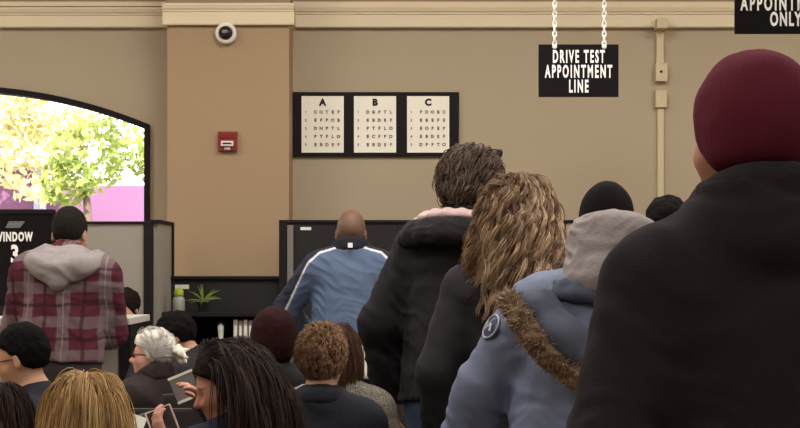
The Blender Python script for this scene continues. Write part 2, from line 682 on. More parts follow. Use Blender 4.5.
    def strands(s, name, m, n=500, length=.3, seg=26, rad=.004, curl=(0.0, 20.0), lift=.012, cols=((60, 45, 38), (90, 70, 55)), region=None, seed=2, grav=.35, stick=(.9, 1.0), parent=None,
                label=None, flow=None, spread=.0, coll=True, lenvar=.25, layers=1.0, sides=3, root_c=(0, -.010, .135), t=(.006, .006, .008), vol=None, kids=6, kspread=.006, shellcoll=True, hug=0.0):
        rg = np.random.default_rng(seed)
        k = s.k
        r = np.array((.076, .097, .095)) + np.array(t)
        pts = []
        while len(pts) < n:
            v = rg.normal(size=3)
            v /= np.linalg.norm(v)
            q = np.array(root_c) + v * r
            ok = region(q) if region else (q[2] > np.interp(q[1], (-.12, -.05, 0, .03, .06, .09), (.05, .06, .09, .12, .15, .175)))
            if ok:
                pts.append(v)
        v = np.array(pts)
        p = np.array([s.H(np.array(root_c) + x * r) for x in v])
        out = (v / r) @ s.RH.T
        out /= np.linalg.norm(out, axis=1, keepdims=True)
        g = np.array([0, 0, -1.0])
        fl = np.tile(g, (n, 1)) if flow is None else np.array([s.RH @ flow(np.array(root_c) + x * r) for x in v])
        d = fl - out * (fl * out).sum(1, keepdims=True)
        d = d + rg.normal(size=d.shape) * .12
        d /= np.linalg.norm(d, axis=1, keepdims=True) + 1e-6
        ln = length * k * (1 + lenvar * rg.uniform(-1, 1, n)) * (1.0 if layers == 1 else 1)
        step = (ln / seg)[:, None]
        lay = rg.uniform(.15, 1, n) * lift * k
        cen = s.H(root_c)
        path = []
        prims = []
        if coll and getattr(s, 'jprims', None) is not None:
            prims = list(getattr(s, 'jprims', []) or (s.P['torso'] + s.P['trap']))
        if shellcoll:
            prims += s.hairprims
        for i in range(seg):
            path.append(p.copy())
            d = d * (1 - grav) + grav * (g + rg.normal(size=d.shape) * .08 + spread * out)
            d /= np.linalg.norm(d, axis=1, keepdims=True) + 1e-6
            p = p + d * step
            # stay outside the head
            q = (p - cen) @ s.RH / (k * r)
            nn = np.linalg.norm(q, axis=1)
            lim = 1 + lay / (k * .09)
            ins = nn < lim
            if ins.any():
                qq = q[ins] / nn[ins][:, None] * lim[ins][:, None]
                p[ins] = cen + (qq * (k * r)) @ s.RH.T
            if hug:
                q = (p - cen) @ s.RH / (k * r)
                nn = np.linalg.norm(q, axis=1)
                far = nn > lim + hug
                if far.any():
                    qq = q[far] / nn[far][:, None] * (lim + hug)[far][:, None]
                    p[far] = cen + (qq * (k * r)) @ s.RH.T
            if prims:
                for _ in range(2):
                    D = np.full(n, 9.0)
                    for pr in prims:
                        D = np.minimum(D, dist(pr, p[:, 0], p[:, 1], p[:, 2]))
                    ins = D < lay
                    if ins.any():
                        gv = np.zeros((n, 3))
                        for ax in range(3):
                            pp = p.copy(); pp[:, ax] += .004
                            D2 = np.full(n, 9.0)
                            for pr in prims:
                                D2 = np.minimum(D2, dist(pr, pp[:, 0], pp[:, 1], pp[:, 2]))
                            gv[:, ax] = (D2 - D) / .004
                        gv /= np.linalg.norm(gv, axis=1, keepdims=True) + 1e-6
                        p[ins] += (gv * (lay - D)[:, None])[ins]
            p[:, 2] = np.minimum(p[:, 2], s.crownz + lay + .006)
            d2 = p - path[-1]
            d = d2 / (np.linalg.norm(d2, axis=1, keepdims=True) + 1e-6)
        A = np.stack(path, 1)
        amp, turns = curl
        if amp:
            T = np.gradient(A, axis=1)
            T /= np.linalg.norm(T, axis=2, keepdims=True) + 1e-9
            u = np.cross(T, np.array([.3, .8, .5]))
            u /= np.linalg.norm(u, axis=2, keepdims=True) + 1e-9
            w = np.cross(T, u)
            tt = np.linspace(0, 1, seg)[None, :, None]
            ph = rg.uniform(0, 6.28, (n, 1, 1))
            fr = turns * rg.uniform(.75, 1.25, (n, 1, 1))
            am = amp * k * np.clip(tt * 3 + .15, 0, 1) * rg.uniform(.5, 1.25, (n, 1, 1))
            A = A + am * (np.cos(tt * fr + ph) * u + np.sin(tt * fr + ph) * w)
        ncl = n
        if kids > 1:
            tk = np.linspace(.5, 1, seg)[None, :, None]
            tk = tk * (1 - .25 * np.clip((np.linspace(0, 1, seg) - .6) / .4, 0, 1))[None, :, None]
            A = np.repeat(A, kids, 0) + rg.normal(size=(n * kids, 1, 3)) * kspread * k * tk
            n = n * kids
        tt = np.linspace(0, 1, seg)[None, :]
        R = rad * k * (.55 + .45 * np.sin(np.clip(tt * 1.1, 0, 1) * np.pi)) * rg.uniform(.6, 1.3, (n, 1))
        V, Q = tube_np(A, R, sides)
        me = np_mesh(name, V, Q)
        c0, c1 = np.array(lin(cols[0])[:3]), np.array(lin(cols[1])[:3])
        wgt = np.clip(np.repeat(rg.uniform(0, 1, (ncl, 1, 1, 1)) ** 1.2, n // ncl, 0) + rg.normal(size=(n, 1, 1, 1)) * .15, 0, 1)
        tip = np.linspace(0, 1, seg)[None, :, None, None]
        if len(cols) > 2:
            c2 = np.array(lin(cols[2])[:3])
            cc = c0 + (c1 - c0) * wgt
            cc = cc + (c2 - cc) * np.clip(.9 - tip * 3.2, 0, 1)
        else:
            cc = c0 + (c1 - c0) * wgt + tip * 0
        cc = np.broadcast_to(cc, (n, seg, sides, 3)).reshape(-1, 3)
        set_col(me, cc)
        o = link(name, me, m, parent or s.root)
        if label:
            o['label'] = label
        return o


def s_brow(s):
    return np.array(lin(getattr(s, 'brow', (45, 32, 28)))[:3])


M_SKIN = mat('skin', (200, 150, 120), rough=.55, attr=True, var=.08, vscale=14, bump=.08, bscale=180, spec=.35)
M_HAIR = mat('hair_strands', (80, 60, 50), rough=.6, attr=True, var=.2, vscale=30, bump=0, spec=.15)


def hairmat(name, c, rough=.8, var=.35, bump=.5, stretch=(60, 60, 8)):
    return mat(name, c, rough=rough, var=var, vscale=3, bump=bump, bscale=6, stretch=stretch, spec=.06)



# ================================================================== SETTING
M_WALL = mat('painted_wall', (173, 157, 133), rough=.9, var=.03, vscale=1.5, bump=.06, bscale=90)
M_COLUMN = mat('painted_column', (163, 138, 109), rough=.85, var=.03, vscale=1.5, bump=.06, bscale=90)
M_MOLD = mat('cornice_paint', (222, 206, 176), rough=.6, var=.03, vscale=3, bump=.03)
M_FRIEZE = mat('frieze_paint', (150, 130, 108), rough=.85, var=.05, vscale=2, bump=.05)
M_FLOOR = mat('floor_tile', (150, 140, 128), rough=.35, var=.1, vscale=5, bump=.02)
M_CEIL = mat('ceiling_tile', (215, 210, 200), rough=.95, var=.03, vscale=30, bump=.1)
M_BLACKF = mat('black_frame', (32, 28, 29), rough=.7, var=.1, bump=.03, spec=.12)
M_BLACKP = mat('black_panel_fabric', (40, 37, 38), rough=.9, var=.1, vscale=60, bump=.15, bscale=250)
M_GREYP = mat('grey_panel_fabric', (150, 142, 132), rough=.9, var=.05, vscale=80, bump=.1, bscale=250)
M_BEIGEP = mat('beige_panel_fabric', (170, 158, 138), rough=.9, var=.05, vscale=80, bump=.1, bscale=250)
M_ALU = mat('grey_trim', (120, 114, 108), rough=.45, var=.05, bump=0)
M_WHITE = mat('white_laminate', (205, 200, 192), rough=.4, var=.03, bump=0)
M_PAPER = mat('white_paper', (225, 220, 208), rough=.8, var=.02, bump=0)
M_CHART = mat('chart_paper', (242, 236, 222), rough=.7, var=.02, bump=0)
M_INK = mat('black_ink', (35, 30, 30), rough=.7, var=.02, bump=0)
M_FADED = mat('grey_ink', (120, 108, 96), rough=.8, var=.02, bump=0)
M_SIGN = mat('sign_black', (24, 21, 22), rough=.8, var=.05, bump=0, spec=.08)
M_SIGNW = mat('sign_white', (245, 243, 238), rough=.5, var=.01, bump=0)

YB = 10.0
XL, XR, YF, ZC = -5.6, 5.0, -1.8, 4.2


def struct(o):
    o['kind'] = 'structure'
    return o


struct(box('floor', XL - .2, XR + .2, YF - .2, YB + .2, -.2, 0, M_FLOOR))
struct(box('ceiling', XL - .2, XR + .2, YF - .2, YB + .2, ZC, ZC + .2, M_CEIL))
struct(box('wall_left', XL - .2, XL, YF, YB, 0, ZC, M_WALL))
struct(box('wall_right', XR, XR + .2, YF, YB, 0, ZC, M_WALL))
struct(box('wall_front', XL - .2, XR + .2, YF - .2, YF, 0, ZC, M_WALL))

# back wall with a segmental-arched opening
AX, AHW, AR, AAP, ASILL = -2.953, 1.287, 3.33, 2.643, 1.30


def arch(x, R=AR, ap=AAP):
    return ap - R + math.sqrt(R * R - (x - AX) ** 2)


bm = bmesh.new()
y0, y1 = YB, YB + .2
add_box(bm, XL - .2, AX - AHW, y0, y1, 0, ZC)
add_box(bm, AX + AHW, XR + .2, y0, y1, 0, ZC)
add_box(bm, AX - AHW, AX + AHW, y0, y1, 0, ASILL)
NA = 32
for i in range(NA):
    xa, xb = AX - AHW + 2 * AHW * i / NA, AX - AHW + 2 * AHW * (i + 1) / NA
    q = [bm.verts.new((x, y, z)) for y in (y0, y1) for x, z in ((xa, arch(xa)), (xb, arch(xb)), (xb, ZC), (xa, ZC))]
    for fc in ((0, 1, 2, 3), (7, 6, 5, 4), (0, 4, 5, 1)):
        bm.faces.new([q[j] for j in fc])
struct(bm_obj('wall_back', bm, M_WALL))

# arched window: black frame and glass
win = struct(empty('window_1', (AX, YB, ASILL)))
bm = bmesh.new()
fw = .034
ya, yb = YB - .04, YB + .08


def ring_sec(bm, pts_o, pts_i):
    n = len(pts_o)
    vo = [[bm.verts.new((p[0] - AX, y - YB, p[1] - ASILL)) for p in pts_o] for y in (ya, yb)]
    vi = [[bm.verts.new((p[0] - AX, y - YB, p[1] - ASILL)) for p in pts_i] for y in (ya, yb)]
    for i in range(n):
        j = (i + 1) % n
        bm.faces.new((vo[0][i], vo[0][j], vi[0][j], vi[0][i]))
        bm.faces.new((vo[1][j], vo[1][i], vi[1][i], vi[1][j]))
        bm.faces.new((vi[0][i], vi[0][j], vi[1][j], vi[1][i]))
        bm.faces.new((vo[0][j], vo[0][i], vo[1][i], vo[1][j]))


xs = [AX - AHW + 2 * AHW * i / NA for i in range(NA + 1)]
po = [(AX - AHW, ASILL), (AX + AHW, ASILL)] + [(x, arch(x)) for x in xs[::-1]]
hx = AHW - fw
xi = [AX - hx + 2 * hx * i / NA for i in range(NA + 1)]
pi_ = [(AX - hx, ASILL + fw), (AX + hx, ASILL + fw)] + [(x, arch(x, AR - fw, AAP - fw * 1.15)) for x in xi[::-1]]
ring_sec(bm, po, pi_)
bm_obj('window_frame', bm, M_BLACKF, win)
g = NT('window_glass')
tr = g.n('ShaderNodeBsdfTransparent')
gl = g.n('ShaderNodeBsdfGlossy')
gl.inputs['Roughness'].default_value = .02
mx_ = g.n('ShaderNodeMixShader')
mx_.inputs[0].default_value = .05
g.l(tr.outputs[0], mx_.inputs[1]); g.l(gl.outputs[0], mx_.inputs[2])
g.l(mx_.outputs[0], g.t.nodes['Material Output'].inputs['Surface'])
M_GLASS = g.m
bm = bmesh.new()
for yy in (.02, .026):
    vs = [bm.verts.new((p[0] - AX, yy, p[1] - ASILL)) for p in pi_]
    bm.faces.new(vs if yy < .025 else vs[::-1])
bm_obj('glass_pane', bm, M_GLASS, win)

# column and cornice
CX0, CX1, CY = -1.503, -.715, 9.68
struct(box('wall_column', CX0, CX1, CY, YB, 0, ZC, M_COLUMN, bev=.006))


def profile_run(name, x0, x1, ywall, z0, z1, d, m, ends=True):
    """cornice with a stepped profile, d deep"""
    H = z1 - z0
    pr = [(0, 0), (d * .55, 0), (d * .6, H * .06), (d * .6, H * .60), (d * .72, H * .63), (d * .72, H * .70), (d * .85, H * .74), (d, H * .92), (d, H), (0, H)]
    bm = bmesh.new()
    L = [bm.verts.new((x0, ywall - a, z0 + b)) for a, b in pr]
    R = [bm.verts.new((x1, ywall - a, z0 + b)) for a, b in pr]
    for i in range(len(pr)):
        j = (i + 1) % len(pr)
        bm.faces.new((L[i], R[i], R[j], L[j]))
    bm.faces.new(L[::-1])
    bm.faces.new(R)
    bmesh.ops.recalc_face_normals(bm, faces=bm.faces)
    return struct(bm_obj(name, bm, m))


profile_run('trim_1', XL, CX0 - .02, YB, 3.028, 3.155, .08, M_MOLD)
profile_run('trim_2', CX1 + .02, XR, YB, 3.028, 3.165, .08, M_MOLD)
profile_run('trim_3', CX0 - .025, CX1 + .035, CY, 2.995, 3.13, .06, M_MOLD)
struct(box('trim_4', XL, XR, YB - .035, YB, 3.17, 3.20, M_MOLD))
struct(box('trim_5', XL, CX0, YB - .02, YB, 3.20, ZC, M_FRIEZE))
struct(box('trim_6', CX1, XR, YB - .02, YB, 3.20, ZC, M_FRIEZE))
struct(box('trim_7', CX0 - .006, CX1 + .006, CY - .006, YB - .03, 3.13, ZC, M_FRIEZE))
struct(box('baseboard_back', CX1, XR, YB - .015, YB, 0, .1, M_BLACKF))

# ------------------------------------------------------------------ lettering
def text_mesh(name, s, size, m, parent, loc, sx=1.0, bold=0.0, align='CENTER', depth=.002, space=1.0):
    cu = bpy.data.curves.new(name, 'FONT')
    cu.body = s
    cu.size = size
    cu.align_x = align
    cu.align_y = 'CENTER'
    cu.offset = bold
    cu.space_character = space
    cu.extrude = depth
    cu.resolution_u = 3
    tmp = bpy.data.objects.new(name, cu)
    COL.objects.link(tmp)
    dg = bpy.context.evaluated_depsgraph_get()
    me = bpy.data.meshes.new_from_object(tmp.evaluated_get(dg))
    bpy.data.objects.remove(tmp)
    bpy.data.curves.remove(cu)
    me.transform(Matrix.Rotation(math.pi / 2, 4, 'X') @ Matrix.Diagonal((sx, 1, 1, 1)))
    me.materials.clear()
    o = link(name, me, m, parent)
    o.location = loc
    return o


# ------------------------------------------------------------------ letter chart board
cb = tag(empty('eye_chart_board', (-.163, YB, 1.0 + 1.176)), 'long black wall board holding three white letter charts', 'chart board')
cb.location = (-.163, YB, 2.387)
box('backing_board', -.555, .555, -.03, 0, -.213, .213, M_BLACKF, cb, .004)
for nm, cx, rows in (('A', -.351, ['COTEF', 'EFPOB', 'DNPTL', 'PTFLO', 'EBDEF']), ('B', -.003, ['DBPTL', 'EBDEF', 'PTFLO', 'ECFPD', 'EBDEF']), ('C', .350, ['PDOBC', 'EBEFE', 'EOFEP', 'EBDEF', 'DPFTO'])):
    ch = box('chart_sheet', cx - .14, cx + .14, -.034, -.028, -.190, .185, M_CHART, cb)
    text_mesh('chart_heading', nm, .060, M_INK, ch, (cx, -.036, .142), 1.0, .0035)
    for i, r in enumerate(rows):
        z = .078 - i * .054
        for q, lt in enumerate(r):
            text_mesh('chart_letter', lt, .028, M_FADED, ch, (cx - .048 + q * .0383, -.036, z), 1.05, .0013)
        text_mesh('row_number', str(i + 1), .024, M_FADED, ch, (cx - .112, -.036, z), 1, .0006)

# ------------------------------------------------------------------ camera and alarm on the column
dc = tag(empty('dome_camera', tuple(W(226.5, 34, CY))), 'round white security camera with dark dome high on the tan column', 'security camera')


def lathe_y(name, prof, m, parent, n=32):
    """profile (radius, y) turned about the y axis"""
    bm = bmesh.new()
    rings = [[bm.verts.new((r * math.cos(2 * math.pi * i / n), y, r * math.sin(2 * math.pi * i / n))) for i in range(n)] for r, y in prof]
    for a, b in zip(rings[:-1], rings[1:]):
        for i in range(n):
            bm.faces.new((a[i], a[(i + 1) % n], b[(i + 1) % n], b[i]))
    bm.faces.new(rings[0][::-1])
    bm.faces.new(rings[-1])
    bmesh.ops.recalc_face_normals(bm, faces=bm.faces)
    return bm_obj(name, bm, m, parent, True)


M_CAMW = mat('camera_white', (226, 222, 214), rough=.4, var=.02, bump=0)
M_DOME = mat('dome_smoke', (28, 26, 26), rough=.12, var=.05, bump=0, spec=.6)
lathe_y('housing', [(.070, 0), (.070, -.03), (.064, -.045), (.050, -.052), (.046, -.048)], M_CAMW, dc)
dm = lathe_y('dome', [(.046, -.046)] + [(.046 * math.cos(a), -.046 - .042 * math.sin(a)) for a in np.linspace(.1, 1.5, 8)], M_DOME, dc)
box('lens_module', -.018, .012, -.094, -.080, -.008, .014, mat('camera_grey', (120, 112, 104), rough=.4), dm, .003)

fa = tag(empty('fire_alarm', tuple(W(228, 141.5, CY))), 'red fire alarm box with white strobe on the tan column', 'fire alarm')
M_RED = mat('alarm_red', (128, 44, 40), rough=.45, var=.05, bump=0)
box('housing', -.062, .062, -.035, 0, -.062, .062, M_RED, fa, .006)
box('horn_grille', -.050, .050, -.041, -.034, .018, .050, mat('alarm_dark_red', (120, 28, 27), rough=.6, bump=0), fa, .002)
st = box('strobe_lens', -.040, .040, -.056, -.034, -.034, .000, mat('strobe_clear', (225, 215, 205), rough=.2, bump=0), fa, .006)
box('strobe_bar', -.028, .028, -.059, -.055, -.021, -.012, M_INK, st)
text_mesh('fire_lettering', 'FIRE', .020, M_SIGNW, fa, (0, -.0365, -.048), 1, .0008)

# ------------------------------------------------------------------ wall raceway
rw = tag(empty('cable_raceway', tuple(W(660, 268, YB))), 'beige vertical cable raceway with two square boxes on wall', 'raceway')
M_RACE = mat('raceway_beige', (200, 184, 152), rough=.5, var=.03, bump=0)
zz = lambda y: (268 - y) / 150.0
box('upper_channel', -.028, .020, -.03, 0, zz(66), zz(30), M_RACE, rw, .003)
box('top_coupling', -.042, .032, -.13, 0, zz(31), zz(21), M_RACE, rw, .004)
bx_ = box('switch_box', -.036, .042, -.045, 0, zz(82), zz(64), M_RACE, rw, .004)
lathe_y('key_hole', [(.009, -.044), (.009, -.047)], M_INK, bx_, 12).location = (.0, 0, zz(72.5))
box('junction_box', -.036, .040, -.04, 0, zz(108), zz(91), M_RACE, rw, .004)
box('lower_channel', -.020, .022, -.022, 0, -1.40, zz(107), M_RACE, rw, .003)

# ------------------------------------------------------------------ hanging signs
def chain(name, x, z0, z1, y, parent):
    N = int((z1 - z0) / .028)
    paths, = [[]]
    for i in range(N + 1):
        zc = z0 + (i + .5) * (z1 - z0) / (N + 1)
        ph = i % 2
        pts = []
        for j in range(11):
            a = 2 * math.pi * j / 10
            u, v = .010 * math.cos(a), .0205 * math.sin(a)
            pts.append((x + (u if ph == 0 else u * .35), y + (0 if ph == 0 else u), zc + v))
        paths.append(pts)
    V, Q = tube_np(np.array(paths), np.full((len(paths), 11), .0042), 5)
    o = link(name, np_mesh(name, V, Q), M_SIGNW, parent)
    return o


def hang_sign(px0, px1, py0, py1, Y, lines, chains, label, size, sx):
    a, b = W(px0, py1, Y), W(px1, py0, Y)
    c = (a + b) / 2
    r = tag(empty('hanging_sign', tuple(c)), label, 'sign')
    hw, hh = (b[0] - a[0]) / 2, (b[2] - a[2]) / 2
    box('sign_panel', -hw, hw, -.006, .006, -hh, hh, M_SIGN, r, .003)
    for s, cpx, py, spc in lines:
        p = W(cpx, py, Y) - c
        text_mesh('sign_lettering', s, size, M_SIGNW, r, (p[0], -.0075, p[2]), sx, size * .032, space=spc)
    for cpx in chains:
        x = W(cpx, 0, Y)[0] - c[0]
        o = chain('hanging_chain', x, hh - .012, ZC - c[2] - .002, -.008, r)
        t = lathe_y('chain_ring', [(.013, -.0), (.013, -.012)], M_SIGNW, o, 10)
        t.location = (x, -.003, hh - .014)
    return r


hang_sign(538.5, 618.5, 44.5, 97, 8.43, [('DRIVE TEST', 578.5, 57.3, 1.38), ('APPOINTMENT', 578.5, 72.2, 1.40), ('LINE', 578.5, 87, 1.38)], (554.5, 604), 'small black drive test appointment line sign hanging on white chains', .097, .44)
hang_sign(734.5, 837, -32, 34, 6.6, [('APPOINTMENT', 785, 4.5, 1.40), ('ONLY', 785, 20, 1.25)], (754, 818), 'black hanging sign ending in ONLY above the maroon hat', .084, .53)

# ------------------------------------------------------------------ cubicle partitions
ZP = 1.715


def partition(label, loc, rz, length, height, mp, posts, mf=None, cap_h=.03, group=None):
    mf = mf or M_BLACKF
    r = tag(empty('cubicle_partition', loc, rz), label, 'partition', group)
    box('fabric_panel', 0, length, -.022, .022, .08, height - cap_h, mp, r)
    box('top_cap', -.02, length + .02, -.032, .032, height - cap_h, height, mf, r, .004)
    box('base_rail', -.02, length + .02, -.030, .030, 0, .08, mf, r, .004)
    for x in posts:
        box('post', x - .024, x + .024, -.034, .034, 0, height, mf, r, .003)
    return r


partition('grey fabric partition panel behind the man in plaid', (-3.4, 8.8, 0), 0, 1.925, ZP - .012, M_GREYP, (-.0, .95, 1.925), cap_h=.016)
partition('grey end partition panel with black edge beside the potted plant', (-1.445, 8.86, 0), math.radians(90), .50, ZP, M_GREYP, (.5,), cap_h=.02)
p_ = partition('tall black partition behind the bald man', (-.70, 9.30, 0), 0, 1.0, ZP + .012, M_BLACKP, (-.024, 1.0), cap_h=.02)
box('edge_trim', .004, .040, -.040, -.02, .08, ZP - .02, M_ALU, p_)
box('paper_tag', .085, .150, -.028, -.022, ZP - .05, ZP - .032, M_PAPER, p_)
partition('beige partition with black top rail past the blonde curls', (.36, 9.30, 0), 0, 2.6, ZP + .012, M_BEIGEP, (.64, 1.6, 2.6), cap_h=.02)

# black shelf unit between the partitions
su = tag(empty('shelf_unit', (-1.075, 9.2, 0)), 'low black shelf unit standing before the tan column', 'shelf unit')
box('back_board', -.355, .36, .12, .16, .08, 1.36, M_BLACKP, su)
box('top_cap', -.365, .36, .10, .18, 1.36, 1.38, M_BLACKF, su, .003)
box('upper_shelf', -.355, .36, -.25, .13, 1.140, 1.165, M_BLACKF, su, .003)
box('lower_shelf', -.355, .36, -.25, .13, .93, .955, M_BLACKF, su, .003)
for x in (-.365, .34):
    box('side_panel', x, x + .025, -.25, .13, 0, 1.165, M_BLACKF, su, .003)
box('paper_tag', -.322, -.236, .112, .119, 1.300, 1.326, M_PAPER, su)

M_LEAF = mat('plant_leaf', (120, 140, 60), rough=.5, var=.25, vscale=20, bump=0)
# spider plant
pl = tag(empty('potted_spider_plant', (-1.185, 9.03, 1.165)), 'small spiky green potted plant on the black shelf', 'plant')
lathe = lathe_y('pot', [(.028, 0), (.040, .06), (.043, .06), (.043, .066), (.036, .066)], mat('pot_grey', (95, 90, 84), rough=.6), pl, 20)
lathe.rotation_euler = (math.pi / 2, 0, 0)
paths = []
for i in range(26):
    a = i * 2.4 + RNG.uniform(-.3, .3)
    L = RNG.uniform(.08, .135)
    el = RNG.uniform(.25, 1.5)
    p = np.array([0, 0, .06]); d = np.array([math.cos(a) * math.cos(el), math.sin(a) * math.cos(el), math.sin(el)])
    path = []
    for j in range(9):
        path.append(p.copy())
        p = p + d * L / 8
        d = unit(d + np.array([0, 0, -.13 + .05 * el]))
    paths.append(path)
V, Q = tube_np(np.array(paths), np.tile(np.array([.003, .0036, .0036, .0034, .003, .0026, .002, .0014, .0006]), (26, 1)), 4)
link('leaves', np_mesh('leaves', V, Q), M_LEAF, pl)
# bottle with green cap
bo = tag(empty('soap_bottle', (-1.33, 9.02, 1.165)), 'clear bottle with lime green top on black shelf', 'bottle')
for nm, prof, m in (('bottle_body', [(.034, 0), (.037, .008), (.037, .075), (.030, .09), (.016, .098)], mat('bottle_plastic', (150, 150, 138), rough=.25, bump=0)),
                    ('green_cap', [(.026, .096), (.03, .104), (.028, .128), (.018, .142), (.006, .146)], mat('lime_plastic', (150, 170, 50), rough=.4, bump=0))):
    o = lathe_y(nm, prof, m, bo, 20)
    o.rotation_euler = (math.pi / 2, 0, 0)
# binders and a small white lamp-like dispenser on the lower shelf
M_BINDER = mat('binder_white', (185, 176, 165), rough=.6, var=.06, bump=0)
M_BINDER2 = mat('binder_grey', (140, 130, 122), rough=.6, var=.06, bump=0)
for i in range(4):
    b = tag(empty('binder', (-.985 + i * .030, 9.0, .955)), ['pale ring binder leftmost of the four on lower shelf', 'grey ring binder second from left on lower shelf', 'pale ring binder third from left on lower shelf', 'grey ring binder rightmost of the four on lower shelf'][i], 'binder', 'binders on the lower shelf')
    box('cover', -.0125, .0125, -.02, .2, 0, .165 - .006 * (i % 2), M_BINDER if i % 2 == 0 else M_BINDER2, b, .004)
    box('spine_label', -.007, .007, -.0215, -.018, .07, .13, M_PAPER, b)
dp = tag(empty('pen_holder', (-1.075, 9.0, .955)), 'small white bottle shaped holder standing left of the binders', 'holder')
o = lathe_y('holder_body', [(.020, 0), (.022, .01), (.014, .06), (.018, .1), (.020, .125), (.010, .14)], M_WHITE, dp, 16)
o.rotation_euler = (math.pi / 2, 0, 0)
box('holder_arm', -.022, .022, -.008, .008, .128, .15, M_INK, dp, .003)

# ------------------------------------------------------------------ service counter, window number display
sc_ = tag(empty('service_counter', (-2.43, 7.95, 0)), 'white topped service counter in front of the plaid shirted man', 'counter')
box('worktop', -1.2, 1.055, -.30, .30, 1.140, 1.175, M_WHITE, sc_, .006)
box('front_panel', -1.18, .99, -.26, -.235, .06, 1.14, mat('counter_front', (176, 168, 160), rough=.6, var=.03, bump=0), sc_)
box('end_panel', .99, 1.05, -.27, .28, 0, 1.14, M_BLACKF, sc_)
box('plinth', -1.18, 1.0, -.22, .28, 0, .06, M_BLACKF, sc_)

wd = tag(empty('window_number_display', (-2.065, 8.05, 1.175)), 'black display board reading WINDOW 3 at the left edge', 'display')
box('display_panel', -.215, .215, -.02, .02, .045, .565, M_SIGN, wd, .006)
box('top_edge', -.212, .212, -.024, .024, .545, .570, M_BLACKF, wd, .006)
box('stand', -.10, .10, -.06, .06, 0, .05, M_BLACKF, wd, .006)
text_mesh('window_lettering', 'WINDOW', .066, M_SIGNW, wd, (-.003, -.0215, .420), .58, .0030, space=1.22)
text_mesh('window_numeral', '3', .130, M_SIGNW, wd, (.003, -.0215, .325), .68, .005)
bm = bmesh.new()
for sh in range(5):
    z0 = .470 + sh * .0072
    dx = sh * .004
    vs = [bm.verts.new(v) for v in ((-.047 + dx, -.0222, z0), (.032 + dx * 1.4, -.0222, z0), (.034 + dx * 1.4, -.0222, z0 + .0056), (-.045 + dx, -.0222, z0 + .0056))]
    ext = bmesh.ops.extrude_face_region(bm, geom=[bm.faces.new(vs)])
    bmesh.ops.translate(bm, vec=(0, .002, 0), verts=[v for v in ext['geom'] if isinstance(v, bmesh.types.BMVert)])
bm_obj('emblem', bm, mat('emblem_grey', (130, 124, 122), rough=.5), wd)

# ------------------------------------------------------------------ outside the window
M_LAWN = mat('outside_ground', (190, 185, 170), rough=.95, bump=0)
struct(box('outside_ground', -14, 9, 10.25, 34, -.3, -.05, M_LAWN))
M_PINK = mat('pink_stucco', (112, 78, 110), rough=.9, var=.03, bump=0)
struct(box('garden_wall', -8.0, .5, 16.2, 16.45, -.05, 2.32, M_PINK))
hs = tag(empty('garden_shed', (-4.32, 15.5, -.05)), 'lavender block standing beyond the arched window at left', 'shed')
box('shed_wall', -.9, .60, -.3, .3, 0, 2.50, M_PINK, hs, .01)
box('shed_post', .62, .72, -.36, -.26, 0, 2.50, mat('blue_grey_post', (150, 160, 190), rough=.7), hs, .005)
box('shed_roof', -.95, .75, -.38, .38, 2.50, 2.55, mat('pale_roof', (235, 225, 235), rough=.8), hs, .005)


def leafmat(name, c, c2):
    g = NT(name)
    tc = g.n('ShaderNodeTexCoord')
    nz = g.n('ShaderNodeTexNoise', Scale=5.0, Detail=2.0)
    g.l(tc.outputs['Object'], nz.inputs['Vector'])
    g.l(g.mix(nz.outputs[0], lin(c), lin(c2)), g.b.inputs['Base Color'])
    g.b.inputs['Roughness'].default_value = .6
    tl = g.n('ShaderNodeBsdfTranslucent')
    g.l(g.mix(nz.outputs[0], lin(c), lin(c2)), tl.inputs['Color'])
    ms = g.n('ShaderNodeMixShader')
    ms.inputs[0].default_value = .4
    g.l(g.b.outputs[0], ms.inputs[1]); g.l(tl.outputs[0], ms.inputs[2])
    g.l(ms.outputs[0], g.t.nodes['Material Output'].inputs['Surface'])
    return g.m


M_TREE = [leafmat('foliage_yellow', (165, 155, 80), (235, 230, 190)), leafmat('foliage_green', (70, 100, 45), (180, 195, 100)), leafmat('foliage_brown', (70, 55, 52), (165, 140, 110))]
M_BARK = mat('bark', (95, 80, 72), rough=.9, bump=.4)


def tree(label, x, y, h, blobs, mi, n, seed, size=.10):
    rg = np.random.default_rng(seed)
    r = tag(empty('tree', (x, y, -.05)), label, 'tree', 'trees beyond the arched window')
    tube('trunk', [(0, 0, 0), (.05, 0, h * .4), (-.03, .03, h * .75)], [.09, .07, .03], M_BARK, r)
    Vs, Qs = [], []
    for _ in range(n):
        c, rr = blobs[rg.integers(len(blobs))]
        v = rg.normal(size=3); v = v / np.linalg.norm(v) * rr * rg.uniform(.5, 1) ** .5
        p = np.array(c) + v
        a = rg.normal(size=3); a /= np.linalg.norm(a)
        b = np.cross(a, rg.normal(size=3)); b /= np.linalg.norm(b)
        s = size * rg.uniform(.6, 1.3)
        base = len(Vs)
        Vs += [p - a * s, p + b * s * .45, p + a * s, p - b * s * .45]
        Qs.append((base, base + 1, base + 2, base + 3))
    me = np_mesh('foliage', np.array(Vs), np.array(Qs), False)
    link('foliage', me, M_TREE[mi], r)
    return r


tree('pale yellow leafy tree filling the middle of the arched window', -4.0, 14.6, 3.2, [((0, 0, 2.85), .50), ((.5, 0, 2.55), .45), ((-.5, 0, 2.9), .42), ((.1, -.1, 3.3), .5), ((.7, 0, 3.0), .4)], 0, 2600, 1, .06)
tree('green leafy tree at the right side of the arched window', -2.95, 14.2, 3.0, [((0, 0, 2.55), .38), ((.45, 0, 2.75), .40), ((-.2, 0, 2.3), .25), ((.75, 0, 2.5), .30)], 1, 1500, 2, .055)
tree('dusky tree at the left side of the arched window', -5.2, 14.4, 3.3, [((0, 0, 2.9), .5), ((-.5, 0, 3.1), .5), ((.4, 0, 3.2), .4)], 2, 1500, 3, .06)

